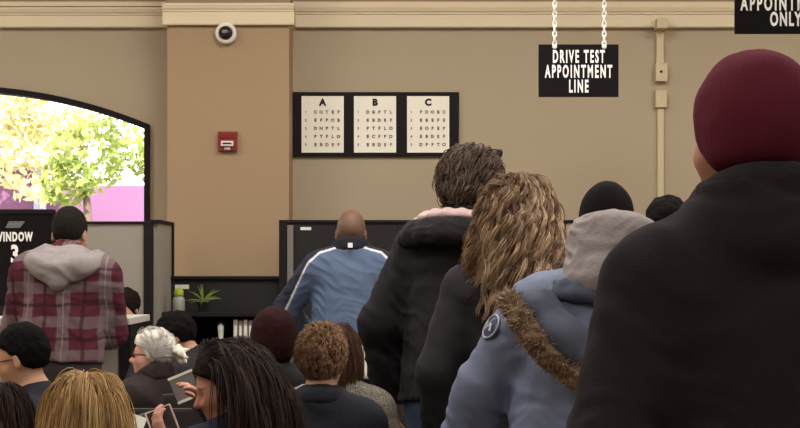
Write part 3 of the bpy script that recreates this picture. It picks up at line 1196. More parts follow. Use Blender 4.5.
# ================================================================== PEOPLE
M_BLACKFLEECE = mat('black_fleece', (38, 34, 37), rough=.95, var=.15, vscale=12, bump=.2, bscale=260, spec=.15)
M_BLACKCLOTH = mat('black_cloth', (30, 27, 30), rough=.85, var=.15, vscale=8, bump=.15, bscale=90, spec=.25)
M_CHARCOAL = mat('charcoal_cloth', (40, 37, 41), rough=.85, var=.12, vscale=8, bump=.15, bscale=90, spec=.25)
M_NAVY = mat('navy_cloth', (23, 24, 33), rough=.85, var=.12, bump=.15, bscale=90)
M_DARKTR = mat('dark_trousers', (48, 42, 44), rough=.85, var=.1, bump=.15, bscale=90)
M_JEANS = mat('blue_jeans', (88, 105, 138), rough=.85, var=.15, bump=.2, bscale=200)
M_SHOE = mat('dark_shoe', (34, 29, 28), rough=.5, bump=.05)
M_GREYHOOD = mat('grey_sweatshirt', (146, 138, 138), rough=.95, var=.06, vscale=15, bump=.2, bscale=150, spec=.1)
M_MAROON = mat('maroon_knit', (92, 34, 48), rough=.95, var=.10, vscale=10, bump=.2, bscale=320, spec=.12)
M_KNITBLK = mat('black_knit', (26, 22, 24), rough=.95, var=.1, bump=.35, bscale=160, spec=.1)
M_PARKA = mat('parka_blue', (103, 111, 135), rough=.7, var=.10, vscale=5, bump=.18, bscale=40, spec=.3)
M_PARKADK = mat('parka_blue_shaded', (66, 70, 86), rough=.8, var=.1, bump=.15)  # parka fabric for hood and collar, its shadow put into a darker blue
M_FUR = mat('fur', (150, 120, 90), rough=.9, attr=True, var=.2, vscale=30, bump=0, spec=.1)
M_FURBASE = mat('fur_base', (112, 92, 74), rough=.95, var=.3, vscale=30, bump=.5, bscale=90, spec=.1)
M_FLEECEPINK = mat('pink_lining', (205, 180, 176), rough=.95, var=.05, bump=.2)
M_JACKCOL = mat('panelled_jacket', (90, 120, 160), rough=.75, attr=True, var=.08, vscale=6, bump=.12, bscale=60)
M_LENS = mat('lens_dark', (40, 32, 30), rough=.15, bump=0, spec=.6)
M_FRAME = mat('spectacle_frame', (60, 36, 34), rough=.35, bump=0)

# --- plaid flannel
g = NT('plaid_flannel')
tc = g.n('ShaderNodeTexCoord')
sp = g.n('ShaderNodeSeparateXYZ')
g.l(tc.outputs['Object'], sp.inputs[0])
nzz = g.n('ShaderNodeTexNoise', Scale=5.0, Detail=2.0)
g.l(tc.outputs['Object'], nzz.inputs['Vector'])
wob = g.math('MULTIPLY', g.math('SUBTRACT', nzz.outputs[0], .5), .05)


def band(coord, period, center, half, soft=.15):
    u = g.math('ABSOLUTE', g.math('SUBTRACT', g.math('FRACT', g.math('ADD', g.math('DIVIDE', g.math('ADD', coord, wob), period), 10.5 - center)), .5))
    return g.math('MINIMUM', g.math('MAXIMUM', g.math('DIVIDE', g.math('SUBTRACT', half, u), half * soft), 0.0), 1.0)


vx, vz = sp.outputs[0], sp.outputs[2]
col = lin((88, 42, 54))
b1 = band(vx, .18, .30, .17); b2 = band(vz, .16, .35, .17)
b3 = band(vx, .18, .80, .05); b4 = band(vz, .16, .85, .05)
grey = lin((124, 111, 113)); dk = lin((58, 34, 42))
c_ = g.mix(g.math('MULTIPLY', b1, .62), col, grey)
c_ = g.mix(g.math('MULTIPLY', b2, .55), c_, grey)
c_ = g.mix(g.math('MULTIPLY', g.math('MAXIMUM', b3, b4), .7), c_, dk)
b5 = band(vx, .18, .30, .02, .5)
c_ = g.mix(g.math('MULTIPLY', b5, .6), c_, lin((150, 140, 140)))
g.l(c_, g.b.inputs['Base Color'])
g.b.inputs['Roughness'].default_value = .95
g.b.inputs['Specular IOR Level'].default_value = .1
M_PLAID = g.m

# --- grey floral print
g = NT('floral_print')
tc = g.n('ShaderNodeTexCoord')
vo = g.n('ShaderNodeTexVoronoi', Scale=26.0, feature='DISTANCE_TO_EDGE')
nz2 = g.n('ShaderNodeTexNoise', Scale=18.0, Detail=2.0)
g.l(tc.outputs['Object'], nz2.inputs['Vector'])
mxv = g.n('ShaderNodeVectorMath', operation='ADD')
g.l(tc.outputs['Object'], mxv.inputs[0]); g.l(nz2.outputs[1], mxv.inputs[1])
g.l(mxv.outputs[0], vo.inputs['Vector'])
rp = g.n('ShaderNodeValToRGB')
rp.color_ramp.elements[0].position = .05; rp.color_ramp.elements[1].position = .12
g.l(vo.outputs[0], rp.inputs[0])
g.l(g.mix(rp.outputs[0], lin((160, 152, 140)), lin((64, 57, 54))), g.b.inputs['Base Color'])
g.b.inputs['Roughness'].default_value = .9
M_FLORAL = g.m


def spectacles(P, name, m, lens=True, z=.102, y=.105, lm=None, up=0.0, back=0.0, thick=.0018):
    """frame with two rims, bridge and temples in the head's frame; lenses as sub-parts"""
    k = P.k
    V0, Q0, n0 = [], [], 0
    def addp(pts, r):
        nonlocal n0
        V, Q = tube_np(np.array([[P.H(p) for p in pts]]), np.full((1, len(pts)), r), 6)
        V0.append(V); Q0.append(Q + n0); n0 += len(V)
    rims = []
    for sx in (-1, 1):
        rim = []
        for i in range(17):
            a = 2 * math.pi * i / 16
            cx, cz = .0245 * math.cos(a), .0165 * math.sin(a) * (1 + .12 * math.cos(2 * a))
            rim.append((sx * .034 + cx, y - .25 * abs(cx + sx * .034) + .006 + .0, z + cz))
        rims.append(rim)
        addp(rim, thick * 1.1)
        addp([(sx * .058, y - .010, z + .006), (sx * .070, y - .025, z + .006), (sx * .079, .02, z + .004), (sx * .080, -.012, z - .002), (sx * .076, -.028, z - .022)], thick)
    addp([(-.010, y + .002, z + .003), (0, y + .006, z + .006), (.010, y + .002, z + .003)], thick)
    o = link(name, np_mesh(name, np.concatenate(V0), np.concatenate(Q0)), m, P.root)
    if lens:
        for rim in rims:
            bm = bmesh.new()
            vs = [bm.verts.new(P.H(p)) for p in rim[:-1]]
            f = bm.faces.new(vs)
            ex = bmesh.ops.extrude_face_region(bm, geom=[f])
            bmesh.ops.translate(bm, vec=P.RH @ np.array([0, .0015, 0]), verts=[v for v in ex['geom'] if isinstance(v, bmesh.types.BMVert)])
            bm_obj('lens', bm, lm, o)
    return o


def beanie(P, name, m, t=(.016, .014, .020), line=None, cuff=True, rib=.0015, label=None, extra=(), h=.005):
    ln = line or ((-.14, -.05, 0, .06, .12), (.050, .055, .070, .115, .150))
    r = np.array((.076, .097, .095)) + np.array(t)
    g_ = Grid([ell(P.H((0, -.010, .135)), r * P.k, P.RH, .02)] + list(extra), h)
    RH, HC, k = P.RH, P.HC, P.k

    def q(X, Y, Z):
        px, py, pz = X - HC[0], Y - HC[1], Z - HC[2]
        return [(RH[0, i] * px + RH[1, i] * py + RH[2, i] * pz) / k for i in range(3)]
    g_.mx(lambda X, Y, Z: (np.interp(q(X, Y, Z)[1], *ln) - q(X, Y, Z)[2]) * k * .8)

    def ribs(X, Y, Z):
        a = q(X, Y, Z)
        d = rib * np.sin(np.arctan2(a[0], a[1]) * 44) + .004 * (1 - 2 * vnoise(X * 18, Y * 18, Z * 18, 4))
        if cuff:
            e_ = a[2] - np.interp(a[1], *ln)
            d = d - .004 * np.clip(1 - np.abs(e_ - .022) / .026, 0, 1)
        return d
    g_.fn(ribs)
    o = sdf_obj(name, g_, m, P.root)
    if label:
        o['label'] = label
    return o


# ------------------------------------------------------------------ 1 man in the maroon hat
X1 = W(754, 0, 2.5)[0]
p = Person('man in maroon knit hat and black fleece jacket at the right front', X1, 2.5, 8, 1.775, lean=3, head=(16, 2, 0), wide=1.03, skin=(176, 122, 98), res=.006)
ex = [cap(p.T((.10 * math.cos(a), -.015 + .092 * math.sin(a), .525)), p.T((.082 * math.cos(a), -.012 + .080 * math.sin(a), .595 - .025 * math.sin(a))), .024, .016, .06) for a in np.linspace(0, 2 * math.pi, 14, endpoint=False)]
j = p.jacket('fleece_jacket', M_BLACKFLEECE, extra=ex, fat=.024, hem=-.12, boxy=.19, wr=.007, seed=3)
p.collar('collar', M_BLACKFLEECE, j, rx=.084, ry=.080, z0=.580, z1=.606, r=.017, wr=.003, tilt=-.025, flare=1.03)
beanie(p, 'knit_hat', M_MAROON, t=(.019, .016, .020), rib=.0006, cuff=False, line=((-.14, -.07, -.01, .03, .07, .12), (-.01, .0, .028, .055, .11, .150)), extra=[cap(p.H((x, -.012, .075)), p.H((x, -.012, .115)), .022, .022, .03) for x in (-.07, .07)])
p.trousers(M_DARKTR); p.shoes(M_SHOE)

# ------------------------------------------------------------------ 2 person in the blue parka
p = Person('person in pale blue parka with fur trimmed hood and black cap', W(603, 0, 4.3)[0], 4.3, -14, 1.67, lean=9, side=4, neck=.045, head=(-6, 10, 3), wide=1.06, skin=(92, 62, 50),
           armL=(-.46, .12, .74), poleL=(-1.2, -.6, 0))
fwd = p.RT @ np.array([0, 1, 0])
j = p.jacket('parka', M_PARKA, fat=.044, hem=-.16, boxy=.25, slv=.044, wr=.010, seed=8, depth=.80)
p.collar('sweatshirt_hood', M_GREYHOOD, p.root, rx=.096, ry=.104, z0=.53, z1=.705, r=.036, wr=.008, tilt=-.02, cy=-.035, cx=.04)
p.collar('parka_collar', M_PARKADK, j, rx=.135, ry=.115, z0=.505, z1=.535, r=.018, wr=.004, tilt=.0, cy=-.03)
beanie(p, 'knit_cap', M_KNITBLK, t=(.006, .006, .008), rib=.0006, line=((-.14, -.05, 0, .06, .12), (.045, .05, .075, .12, .150)))
# hood lying on the back and its fur edge
hp = [p.loc(W(x, y, Y)) for x, y, Y in ((508, 298, 4.13), (520, 318, 4.07), (533, 338, 4.04), (550, 357, 4.04), (575, 377, 4.05), (605, 388, 4.07), (640, 380, 4.10), (668, 352, 4.14), (685, 318, 4.2))]
inner = [p.loc(W(x, y, Y)) for x, y, Y in ((545, 300, 4.15), (570, 335, 4.09), (610, 355, 4.09), (650, 330, 4.13))]
g_ = Grid([cap(a, b, .030, None, .05) for a, b in zip(inner[:-1], inner[1:])] + [cap(hp[i] * .55 + inner[min(i // 2, 3)] * .45, hp[i + 1] * .55 + inner[min((i + 1) // 2, 3)] * .45, .026, None, .05) for i in range(8)], .008)
g_.fn(wrinkle(.006, 12, 20, 5))
hd = sdf_obj('hood', g_, M_PARKADK, j)
g_ = Grid([cap(a, b, .026, None, .03) for a, b in zip(hp[:-1], hp[1:])], .006)
g_.fn(lambda X, Y, Z: .010 * (1 - 2 * vnoise(X * 70, Y * 70, Z * 70, 3)))
ft = sdf_obj('fur_trim', g_, M_FURBASE, j)
rg = np.random.default_rng(5)
paths, cols_ = [], []
seg = np.array(hp)
for i in range(2600):
    u = rg.uniform(0, 7.99)
    a = seg[int(u)] * (1 - u % 1) + seg[int(u) + 1] * (u % 1)
    dr = unit(seg[int(u) + 1] - seg[int(u)])
    v = rg.normal(size=3); v = unit(v - dr * (v @ dr) * .8)
    q0 = a + v * .022
    v2 = unit(v + rg.normal(size=3) * .45 + np.array([0, 0, -.25]))
    L = rg.uniform(.014, .032)
    paths.append([q0, q0 + v * L * .5, q0 + v * L * .5 + v2 * L * .5])
    cols_.append(rg.uniform())
V, Q = tube_np(np.array(paths), np.tile(np.array([.0016, .0012, .0004]), (len(paths), 1)), 3)
me = np_mesh('fur_fibres', V, Q)
ca, cb_ = np.array(lin((112, 90, 70))[:3]), np.array(lin((190, 164, 136))[:3])
set_col(me, np.repeat(ca + (cb_ - ca) * np.array(cols_)[:, None], 9, 0))
link('fur_fibres', me, M_FUR, ft)
# sleeve patch
S, E, Wp = p.arms['L']
ctr = S + (E - S) * .36
tgt = p.loc(W(380, 345, 4.22)) - ctr
n_ = unit(tgt - unit(E - S) * (tgt @ unit(E - S)))
best = None
for tt in np.linspace(0, .2, 100):
    q = ctr + n_ * tt
    if min(dist(pr, *[np.array([c]) for c in q])[0] for pr in p.jprims) > -.002:
        best = q
        break
best = ctr + n_ * .1 if best is None else best
bm = bmesh.new()
u_ = unit(E - S); w_ = np.cross(u_, n_)
for rad, hgt in ((.042, .006),):
    vs = [bm.verts.new(best + n_ * (.004 - 2.2 * (math.cos(a) * rad) ** 2) + (w_ * math.cos(a) + u_ * math.sin(a)) * rad) for a in np.linspace(0, 2 * math.pi, 28, endpoint=False)]
    c0 = bm.verts.new(best + n_ * .010)
    for i in range(28):
        bm.faces.new((vs[i], vs[(i + 1) % 28], c0))
pt = bm_obj('sleeve_patch', bm, mat('patch_navy', (60, 66, 92), rough=.8), j, True)
ringp = [best + n_ * (.008 - 2.2 * (math.cos(a) * .036) ** 2) + (w_ * math.cos(a) + u_ * math.sin(a)) * .036 for a in np.linspace(0, 2 * math.pi, 28, endpoint=False)]
tube('patch_border', ringp, .0028, mat('patch_thread', (170, 170, 185), rough=.8), pt, closed=True)
zz_ = [best + n_ * (.0135) + w_ * x * .02 + u_ * z * .02 for x, z in ((-1, .5), (-.3, -.4), (.2, .6), (.9, -.3))]
tube('patch_motif', zz_, .004, mat('patch_pale', (180, 178, 188), rough=.8), pt)
p.trousers(M_NAVY); p.shoes(M_SHOE)

# ------------------------------------------------------------------ 3 woman with long blonde curls
p = Person('woman with long curly blonde hair in a black jacket', W(518, 0, 4.9)[0], 4.9, -6, 1.715, lean=2, head=(-10, 4, 0), wide=.98, skin=(205, 160, 135))
p.jacket('jacket', M_CHARCOAL, fat=.028, hem=-.10, boxy=.185, wr=.008, seed=21)
p.hair_shell('hair', hairmat('blonde_under', (104, 80, 60), bump=.8), t=(.022, .024, .018), noise=(.010, 30), line=((-.14, -.03, .0, .04, .07, .11), (-.21, -.21, -.12, .05, .12, .185)),
             extra=[ell(p.H((0, -.055, -.02)), np.array((.150, .080, .15)) * p.k, p.RH, .05)])
p.strands('hair_curls', M_HAIR, n=430, length=.31, seg=36, rad=.0019, curl=(.014, 16), lift=.012, cols=((128, 98, 76), (226, 196, 164), (112, 86, 68)), seed=4, grav=.30, spread=.04, kids=13, kspread=.0062, coll=False,
          region=lambda q: q[2] > np.interp(q[1], (-.12, -.05, 0, .03, .06, .09), (.05, .06, .09, .12, .15, .175)))
p.trousers(M_DARKTR); p.shoes(M_SHOE)

# ------------------------------------------------------------------ 4 tall man with sunglasses on his head
p = Person('tall man in black jacket with sunglasses pushed up on brown hair', W(470, 0, 5.6)[0], 5.6, -32, 1.86, lean=9, neck=-.035, head=(-22, 6, 0), wide=1.06, skin=(200, 150, 125))
j = p.jacket('jacket', M_BLACKCLOTH, fat=.032, hem=-.07, boxy=.19, slv=.026, wr=.012, seed=31)
p.collar('fleece_collar', M_FLEECEPINK, j, rx=.150, ry=.120, z0=.530, z1=.543, r=.010, wr=.001, tilt=-.02, cy=-.03)
p.collar('folded_hood', M_BLACKCLOTH, j, rx=.175, ry=.140, z0=.475, z1=.510, r=.026, wr=.006, tilt=.0, cy=-.035)
p.hair_shell('hair', hairmat('brown_hair_under', (84, 68, 58)), t=(.006, .012, .006), noise=(.005, 34), line=((-.14, -.06, -.02, .02, .05, .09), (.010, .020, .06, .10, .135, .185)))
p.strands('hair_locks', M_HAIR, n=420, length=.065, seg=12, rad=.0020, curl=(.005, 6), lift=.010, cols=((88, 72, 63), (128, 110, 96)), seed=9, grav=.10, coll=False, kids=8, kspread=.008, hug=.10,
          flow=lambda q: np.array([.25 * np.sign(q[0]), -.7, -.6]),
          region=lambda q: q[2] > np.interp(q[1], (-.14, -.06, -.02, .02, .05, .09), (.040, .045, .08, .115, .145, .19)))
spectacles(p, 'sunglasses', M_FRAME, True, z=.236, y=.078, lm=M_LENS, thick=.003)
p.trousers(M_JEANS, 'jeans'); p.shoes(M_SHOE)

# ------------------------------------------------------------------ 5 bald man at the far window
def stubble(s, V, q, C):
    w = np.clip((q[:, 2] - np.interp(q[:, 1], (-.12, -.03, 0, .05, .09), (.04, .05, .09, .14, .18))) / .02, 0, 1) * (np.abs(q).max(1) < .3) * .75
    C[:] = C * (1 - w[:, None]) + np.array(lin((96, 74, 60))[:3]) * w[:, None]


p = Person('man with shaved head in blue and navy striped jacket', W(351, 0, 8.33)[0], 8.33, 0, 1.752, lean=8, neck=-.045, head=(0, 12, 0), wide=1.06, skin=(150, 112, 90), colf=stubble,
           armL=(-.30, .40, 1.10), armR=(.28, .40, 1.10), poleL=(-1, -.6, -.5), poleR=(1, -.6, -.5))
j = p.jacket('striped_jacket', M_JACKCOL, fat=.030, hem=.07, boxy=.20, slv=.024, wr=.008, h=.006, seed=12)
vv = np.empty(len(j.data.vertices) * 3, f32)
j.data.vertices.foreach_get('co', vv)
vv = vv.reshape(-1, 3)
zl = np.interp(np.abs(vv[:, 0]), (.03, .10, .17, .235, .29, .36, .45), (1.56, 1.535, 1.515, 1.455, 1.345, 1.20, 1.02))
e_ = vv[:, 2] - zl
nrm = np.interp(np.abs(vv[:, 0]), (.1, .2, .25, .4), (1, .75, .5, .45))
cc = np.tile(np.array(lin((82, 98, 126))[:3]), (len(vv), 1))
cc[e_ > 0] = lin((38, 38, 54))[:3]
cc[np.abs(e_ * nrm) < .0055] = lin((215, 215, 220))[:3]
set_col(j.data, cc)
co = p.collar('collar', M_NAVY, j, rx=.080, ry=.078, z0=.545, z1=.590, r=.014, tilt=-.02)
cpt = p.T((0, -.124, .575))
box('collar_emblem', -.013, .013, -.012, .012, -.014, .012, M_SIGNW, co, .003).location = tuple(cpt)
p.trousers(M_NAVY); p.shoes(M_SHOE)
tail = Grid([flat(p.O, p.RT, np.array((0, 0, -.10)) * p.k, np.array((0, 0, .12)) * p.k, .206, .206, .72, .03)], .009)
tail.cut(p.T((0, 0, -.13)), -p.RT[:, 2]); tail.cut(p.T((0, 0, .10)), p.RT[:, 2])
sdf_obj('shirt_tail', tail, M_WHITE, p.root)

# ------------------------------------------------------------------ 6 dark haired person far in the queue
p = Person('person with black hair half hidden behind the black fleece shoulder', W(668, 0, 5.77)[0], 5.77, -10, 1.70, head=(-10, 5, 0), skin=(170, 120, 95))
p.jacket('jacket', M_BLACKCLOTH, fat=.025, hem=-.08, seed=41)
p.hair_shell('hair', hairmat('black_hair_a', (22, 18, 18)), t=(.014, .014, .012), noise=(.005, 40))
p.trousers(M_DARKTR); p.shoes(M_SHOE)

# ------------------------------------------------------------------ 7 man in the plaid shirt
p = Person('man in maroon plaid flannel shirt with grey hood at the counter', W(68, 0, 7.3)[0], 7.3, -3, 1.725, lean=4, side=3, neck=-.04, head=(-4, 14, 0), wide=1.04, skin=(186, 140, 118),
           armL=(-.20, .38, 1.205), armR=(.16, .38, 1.205), poleL=(-.35, -.5, -1), poleR=(.2, -.5, -1))
j = p.jacket('flannel_shirt', M_PLAID, fat=.034, hem=.05, boxy=.195, slv=.030, wr=.009, seed=51)
ring = []
for i in range(17):
    a = math.pi / 2 + .5 + (2 * math.pi - 1.0) * i / 16
    bk = max(0, -math.sin(a))
    ring.append(p.T((.150 * math.cos(a), -.02 + .125 * math.sin(a) - .02 * bk, .53 + .03 * math.sin(a) - .02 * bk)))
pr = [cap(a, b, .036, None, .04) for a, b in zip(ring[:-1], ring[1:])]
pr += [cap(p.T((-.09, -.135, .50)), p.T((0, -.160, .42)), .034, .026, .05), cap(p.T((.09, -.135, .50)), p.T((0, -.160, .42)), .034, .026, .05)]
pr += [cap(p.T((-.08, -.06, .56)), p.T((.08, -.06, .56)), .042, None, .05), cap(p.T((-.05, -.10, .52)), p.T((.05, -.10, .52)), .05, None, .05)]
g_ = Grid(pr, .008)
g_.fn(wrinkle(.010, 12, 16, 6))
sdf_obj('sweatshirt_hood', g_, M_GREYHOOD, p.root)
p.hair_shell('hair', hairmat('dark_crop', (36, 33, 29)), t=(.006, .008, .010), noise=(.002, 70), line=((-.12, -.05, -.02, .015, .045, .09), (.06, .06, .075, .105, .135, .165)))
p.trousers(M_DARKTR); p.shoes(M_SHOE)

# ------------------------------------------------------------------ 8 clerk behind the counter
CHAIRS = []


def seat_for(p, rz_extra=0):
    CHAIRS.append((p.base[0], p.base[1], p.yaw + rz_extra))


p = Person('dark haired clerk seated behind the service counter', W(127, 0, 8.45)[0], 8.47, 96, 1.31, pose='sit', lean=6, head=(60, 14, 0), skin=(196, 146, 120), seat=.52)
p.jacket('jumper', M_BLACKCLOTH, fat=.012, hem=-.04, slv=.012, seed=61)
p.hair_shell('hair', hairmat('dark_hair_b', (30, 22, 21)), t=(.016, .018, .014), noise=(.004, 40), line=((-.14, -.02, .03, .06, .10), (-.03, .0, .07, .13, .165)))
p.trousers(M_DARKTR); p.shoes(M_SHOE)
CHAIRS.append((p.base[0], p.base[1], p.yaw, .52, 'dark desk chair under the clerk behind the counter'))

# ------------------------------------------------------------------ seated: young man with glasses (a)
p = Person('young man with black hair and glasses looking down at left', W(28, 0, 5.1)[0], 5.1, 84, 1.228, pose='sit', lean=14, head=(-6, 13, 0), skin=(196, 148, 120), res=.0045)
p.jacket('t_shirt', M_NAVY, fat=.010, hem=-.05, boxy=.165, slv=.012, wr=.005, seed=71)
p.hair_shell('hair', hairmat('black_hair_c', (20, 18, 19)), t=(.008, .016, .020), noise=(.003, 60), line=((-.12, -.05, -.03, .0, .03, .06, .10), (.05, .055, .07, .115, .14, .165, .180)))
spectacles(p, 'glasses', M_INK, True, lm=mat('clear_lens', (190, 170, 160), rough=.1, bump=0), thick=.0020)
p.trousers(M_JEANS, 'jeans'); p.shoes(M_SHOE)
CHAIRS.append((p.base[0], p.base[1], p.yaw, .44, 'black waiting room chair under the young man with glasses'))

# ------------------------------------------------------------------ seated: blonde (b)
p = Person('person with straight honey blonde hair at the front lower left', W(86, 0, 3.6)[0], 3.6, 12, 1.152, pose='sit', lean=22, head=(12, 10, 0), wide=.94, skin=(210, 165, 140))
p.jacket('sweater', M_DARKTR, fat=.012, hem=-.05, seed=81)
p.hair_shell('hair', hairmat('honey_under', (160, 126, 84)), t=(.018, .020, .018), noise=(.003, 40), line=((-.14, -.03, .0, .03, .06, .10), (-.22, -.22, -.12, .03, .12, .18)),
             extra=[ell(p.H((0, -.045, -.02)), np.array((.10, .075, .16)) * p.k, p.RH, .05)])
p.strands('hair_lengths', M_HAIR, n=420, length=.32, seg=22, rad=.0019, curl=(.003, 5), lift=.008, cols=((172, 134, 88), (226, 190, 138)), seed=14, grav=.30, kids=10, kspread=.011,
          region=lambda q: q[2] > np.interp(q[1], (-.12, -.05, 0, .03, .06, .09), (.06, .07, .09, .12, .15, .175)))
p.trousers(M_JEANS, 'jeans'); p.shoes(M_SHOE)
CHAIRS.append((p.base[0], p.base[1], p.yaw, .44, 'black waiting room chair under the honey blonde person'))

# ------------------------------------------------------------------ seated: dark head at the corner (c)
p = Person('person with dark brown hair cut off by the lower left corner', W(-2, 0, 4.4)[0], 4.4, 10, 1.055, pose='sit', lean=36, head=(0, 26, 0), wide=.95, skin=(190, 140, 115))
p.jacket('sweater', M_BLACKCLOTH, fat=.012, hem=-.05, seed=91)
p.hair_shell('hair', hairmat('dark_brown_d', (36, 25, 23)), t=(.018, .020, .016), noise=(.003, 40), line=((-.14, -.03, .02, .05, .08, .11), (-.12, -.12, -.08, .05, .13, .18)), extra=[ell(p.H((0, -.03, .02)), np.array((.09, .08, .11)) * p.k, p.RH, .05)])
p.strands('hair_lengths', M_HAIR, n=300, length=.20, seg=16, rad=.0020, curl=(.002, 5), lift=.004, cols=((38, 27, 25), (66, 48, 42)), seed=29, grav=.28, coll=False, kids=8, kspread=.011)
p.trousers(M_DARKTR); p.shoes(M_SHOE)
CHAIRS.append((p.base[0], p.base[1], p.yaw, .44, 'black waiting room chair in the lower left corner'))

# ------------------------------------------------------------------ seated: white haired woman (d)
p = Person('white haired woman with glasses in dark brown coat facing left', W(152, 0, 6.3)[0], 6.3, 48, 1.160, pose='sit', lean=8, head=(40, -2, 0), wide=1.0, skin=(222, 168, 148), res=.0045)
p.brow = (190, 170, 160)
j = p.jacket('coat', mat('brown_coat', (46, 36, 36), rough=.9, var=.1, bump=.2), fat=.034, hem=-.05, boxy=.20, slv=.03, wr=.008, seed=101)
p.collar('collar', j.data.materials[0], j, rx=.080, ry=.078, z0=.545, z1=.600, r=.018, tilt=-.03, wr=.003)
p.hair_shell('hair', hairmat('white_hair', (236, 229, 219), var=.2), t=(.014, .024, .020), noise=(.008, 34), line=((-.14, -.05, -.02, .01, .05, .09), (.03, .03, .07, .10, .145, .160)))
bun = Grid([cap(p.H((0, -.135, .13)), p.H((0, -.165, .085)), .036 * p.k, .030 * p.k, .02), cap(p.H((.03, -.13, .14)), p.H((.04, -.20, .14)), .014, .004, .02), cap(p.H((-.03, -.13, .13)), p.H((-.045, -.20, .10)), .014, .004, .02)], .005)
bun.fn(lambda X, Y, Z: .008 * (1 - 2 * vnoise(X * 60, Y * 60, Z * 60, 8)))
sdf_obj('hair_bun', bun, hairmat('white_hair_bun', (236, 228, 216), var=.2), p.root)
p.strands('hair_waves', M_HAIR, n=220, length=.085, seg=14, rad=.0018, curl=(.003, 6), lift=.006, cols=((212, 204, 194), (250, 245, 238)), seed=23, grav=.10, coll=False, kids=8, kspread=.007, hug=.06,
          flow=lambda q: np.array([-.1 * np.sign(q[0]), -1.0, .1]), region=lambda q: q[2] > np.interp(q[1], (-.14, -.05, -.02, .01, .05, .09), (.05, .05, .09, .12, .15, .175)))
spectacles(p, 'glasses', mat('red_brown_frame', (92, 44, 42), rough=.35, bump=0), True, lm=mat('clear_lens_b', (205, 165, 150), rough=.1, bump=0), thick=.0026)
p.trousers(M_DARKTR); p.shoes(M_SHOE)
CHAIRS.append((p.base[0], p.base[1], p.yaw, .44, 'black waiting room chair under the white haired woman'))

# ------------------------------------------------------------------ seated: black haired man behind her (e)
p = Person('black haired man in black jacket leaning behind the white haired woman', W(188, 0, 7.15)[0], 7.15, 75, 1.215, pose='sit', lean=22, head=(6, 34, 0), skin=(188, 136, 112),
           armL=(-.05, .42, .98), armR=(.14, .42, .98))
p.jacket('jacket', M_BLACKCLOTH, fat=.026, hem=-.05, seed=111)
p.hair_shell('hair', hairmat('black_hair_e', (22, 18, 18)), t=(.016, .018, .018), noise=(.005, 45))
p.trousers(M_DARKTR); p.shoes(M_SHOE)
CHAIRS.append((p.base[0], p.base[1], p.yaw, .44, 'black waiting room chair under the man in the black jacket'))

# ------------------------------------------------------------------ seated: long dark hair with phone (f)
pf = Person('woman with long dark brown hair looking at her phone', W(234, 0, 4.3)[0], 4.3, 32, 1.20, pose='sit', lean=6, head=(74, 18, 0), wide=.95, skin=(196, 140, 120), res=.005,
            armL=('px', 164, 442, 4.08), armR=(.03, .30, 1.02), poleL=(.2, -.5, -1), poleR=(.8, .2, -1), curlL=.55, curlR=.5)
pf.jacket('jacket', mat('dark_blue_top', (36, 38, 52), rough=.85), fat=.016, hem=-.05, slv=.016, seed=121)
pf.hair_shell('hair', hairmat('dark_brown_f', (32, 24, 22)), t=(.020, .024, .018), noise=(.004, 40), line=((-.14, -.04, -.01, .02, .05, .09), (-.24, -.24, -.10, .06, .14, .18)),
              extra=[ell(pf.H((0, -.055, -.03)), np.array((.100, .080, .18)) * pf.k, pf.RH, .05)])
pf.strands('hair_lengths', M_HAIR, n=420, length=.38, seg=22, rad=.0020, curl=(.004, 5), lift=.012, cols=((38, 29, 28), (74, 58, 54)), seed=25, grav=.22, spread=.0, kids=10, kspread=.016, coll=False, flow=lambda q: np.array([0, -.9, -.35]),
           region=lambda q: (q[2] > np.interp(q[1], (-.12, -.05, 0), (.05, .06, .08))) & (q[1] < .03))
pf.trousers(M_JEANS, 'jeans'); pf.shoes(M_SHOE)
CHAIRS.append((pf.base[0], pf.base[1], pf.yaw, .44, 'black waiting room chair under the woman with the phone'))

# ------------------------------------------------------------------ seated: dark red brown bob (g)
p = Person('person with smooth dark reddish brown bobbed hair', W(274, 0, 5.9)[0], 5.9, -4, 1.262, pose='sit', lean=6, head=(-8, 4, 0), skin=(196, 140, 118))
p.jacket('jacket', M_BLACKCLOTH, fat=.022, hem=-.05, seed=131)
p.hair_shell('hair', hairmat('red_brown_hair', (46, 25, 25), var=.3, bump=.25), t=(.025, .026, .020), noise=(.002, 40), line=((-.14, -.02, .03, .06, .10), (-.03, -.02, .04, .12, .18)), extra=[ell(p.H((0, -.03, .05)), np.array((.092, .085, .085)) * p.k, p.RH, .05)])
p.trousers(M_DARKTR); p.shoes(M_SHOE)
CHAIRS.append((p.base[0], p.base[1], p.yaw, .44, 'black waiting room chair under the reddish brown bob'))

# ------------------------------------------------------------------ seated: short light brown curls (h)
p = Person('person with short light brown curls in a navy jacket', W(321, 0, 4.86)[0], 4.86, 0, 1.238, pose='sit', lean=5, head=(-4, 4, 0), wide=.98, skin=(206, 158, 132))
j = p.jacket('jacket', M_NAVY, fat=.022, hem=-.05, seed=141)
p.collar('collar', M_NAVY, j, rx=.078, ry=.075, z0=.53, z1=.56, r=.014, tilt=-.02)
p.hair_shell('hair', hairmat('light_brown_under', (104, 78, 54)), t=(.007, .012, .010), noise=(.005, 55), line=((-.14, -.06, -.02, .02, .05, .09), (-.02, -.01, .05, .10, .135, .18)))
p.strands('hair_curls', M_HAIR, n=560, length=.045, seg=16, rad=.0016, curl=(.0045, 11), lift=.005, cols=((124, 92, 70), (176, 140, 110)), seed=33, grav=.10, coll=False, kids=8, kspread=.005, hug=.10,
          region=lambda q: q[2] > np.interp(q[1], (-.14, -.06, -.02, .02, .05, .09), (.030, .035, .07, .115, .145, .19)))
p.trousers(M_JEANS, 'jeans'); p.shoes(M_SHOE)
CHAIRS.append((p.base[0], p.base[1], p.yaw, .44, 'black waiting room chair under the light brown curls'))

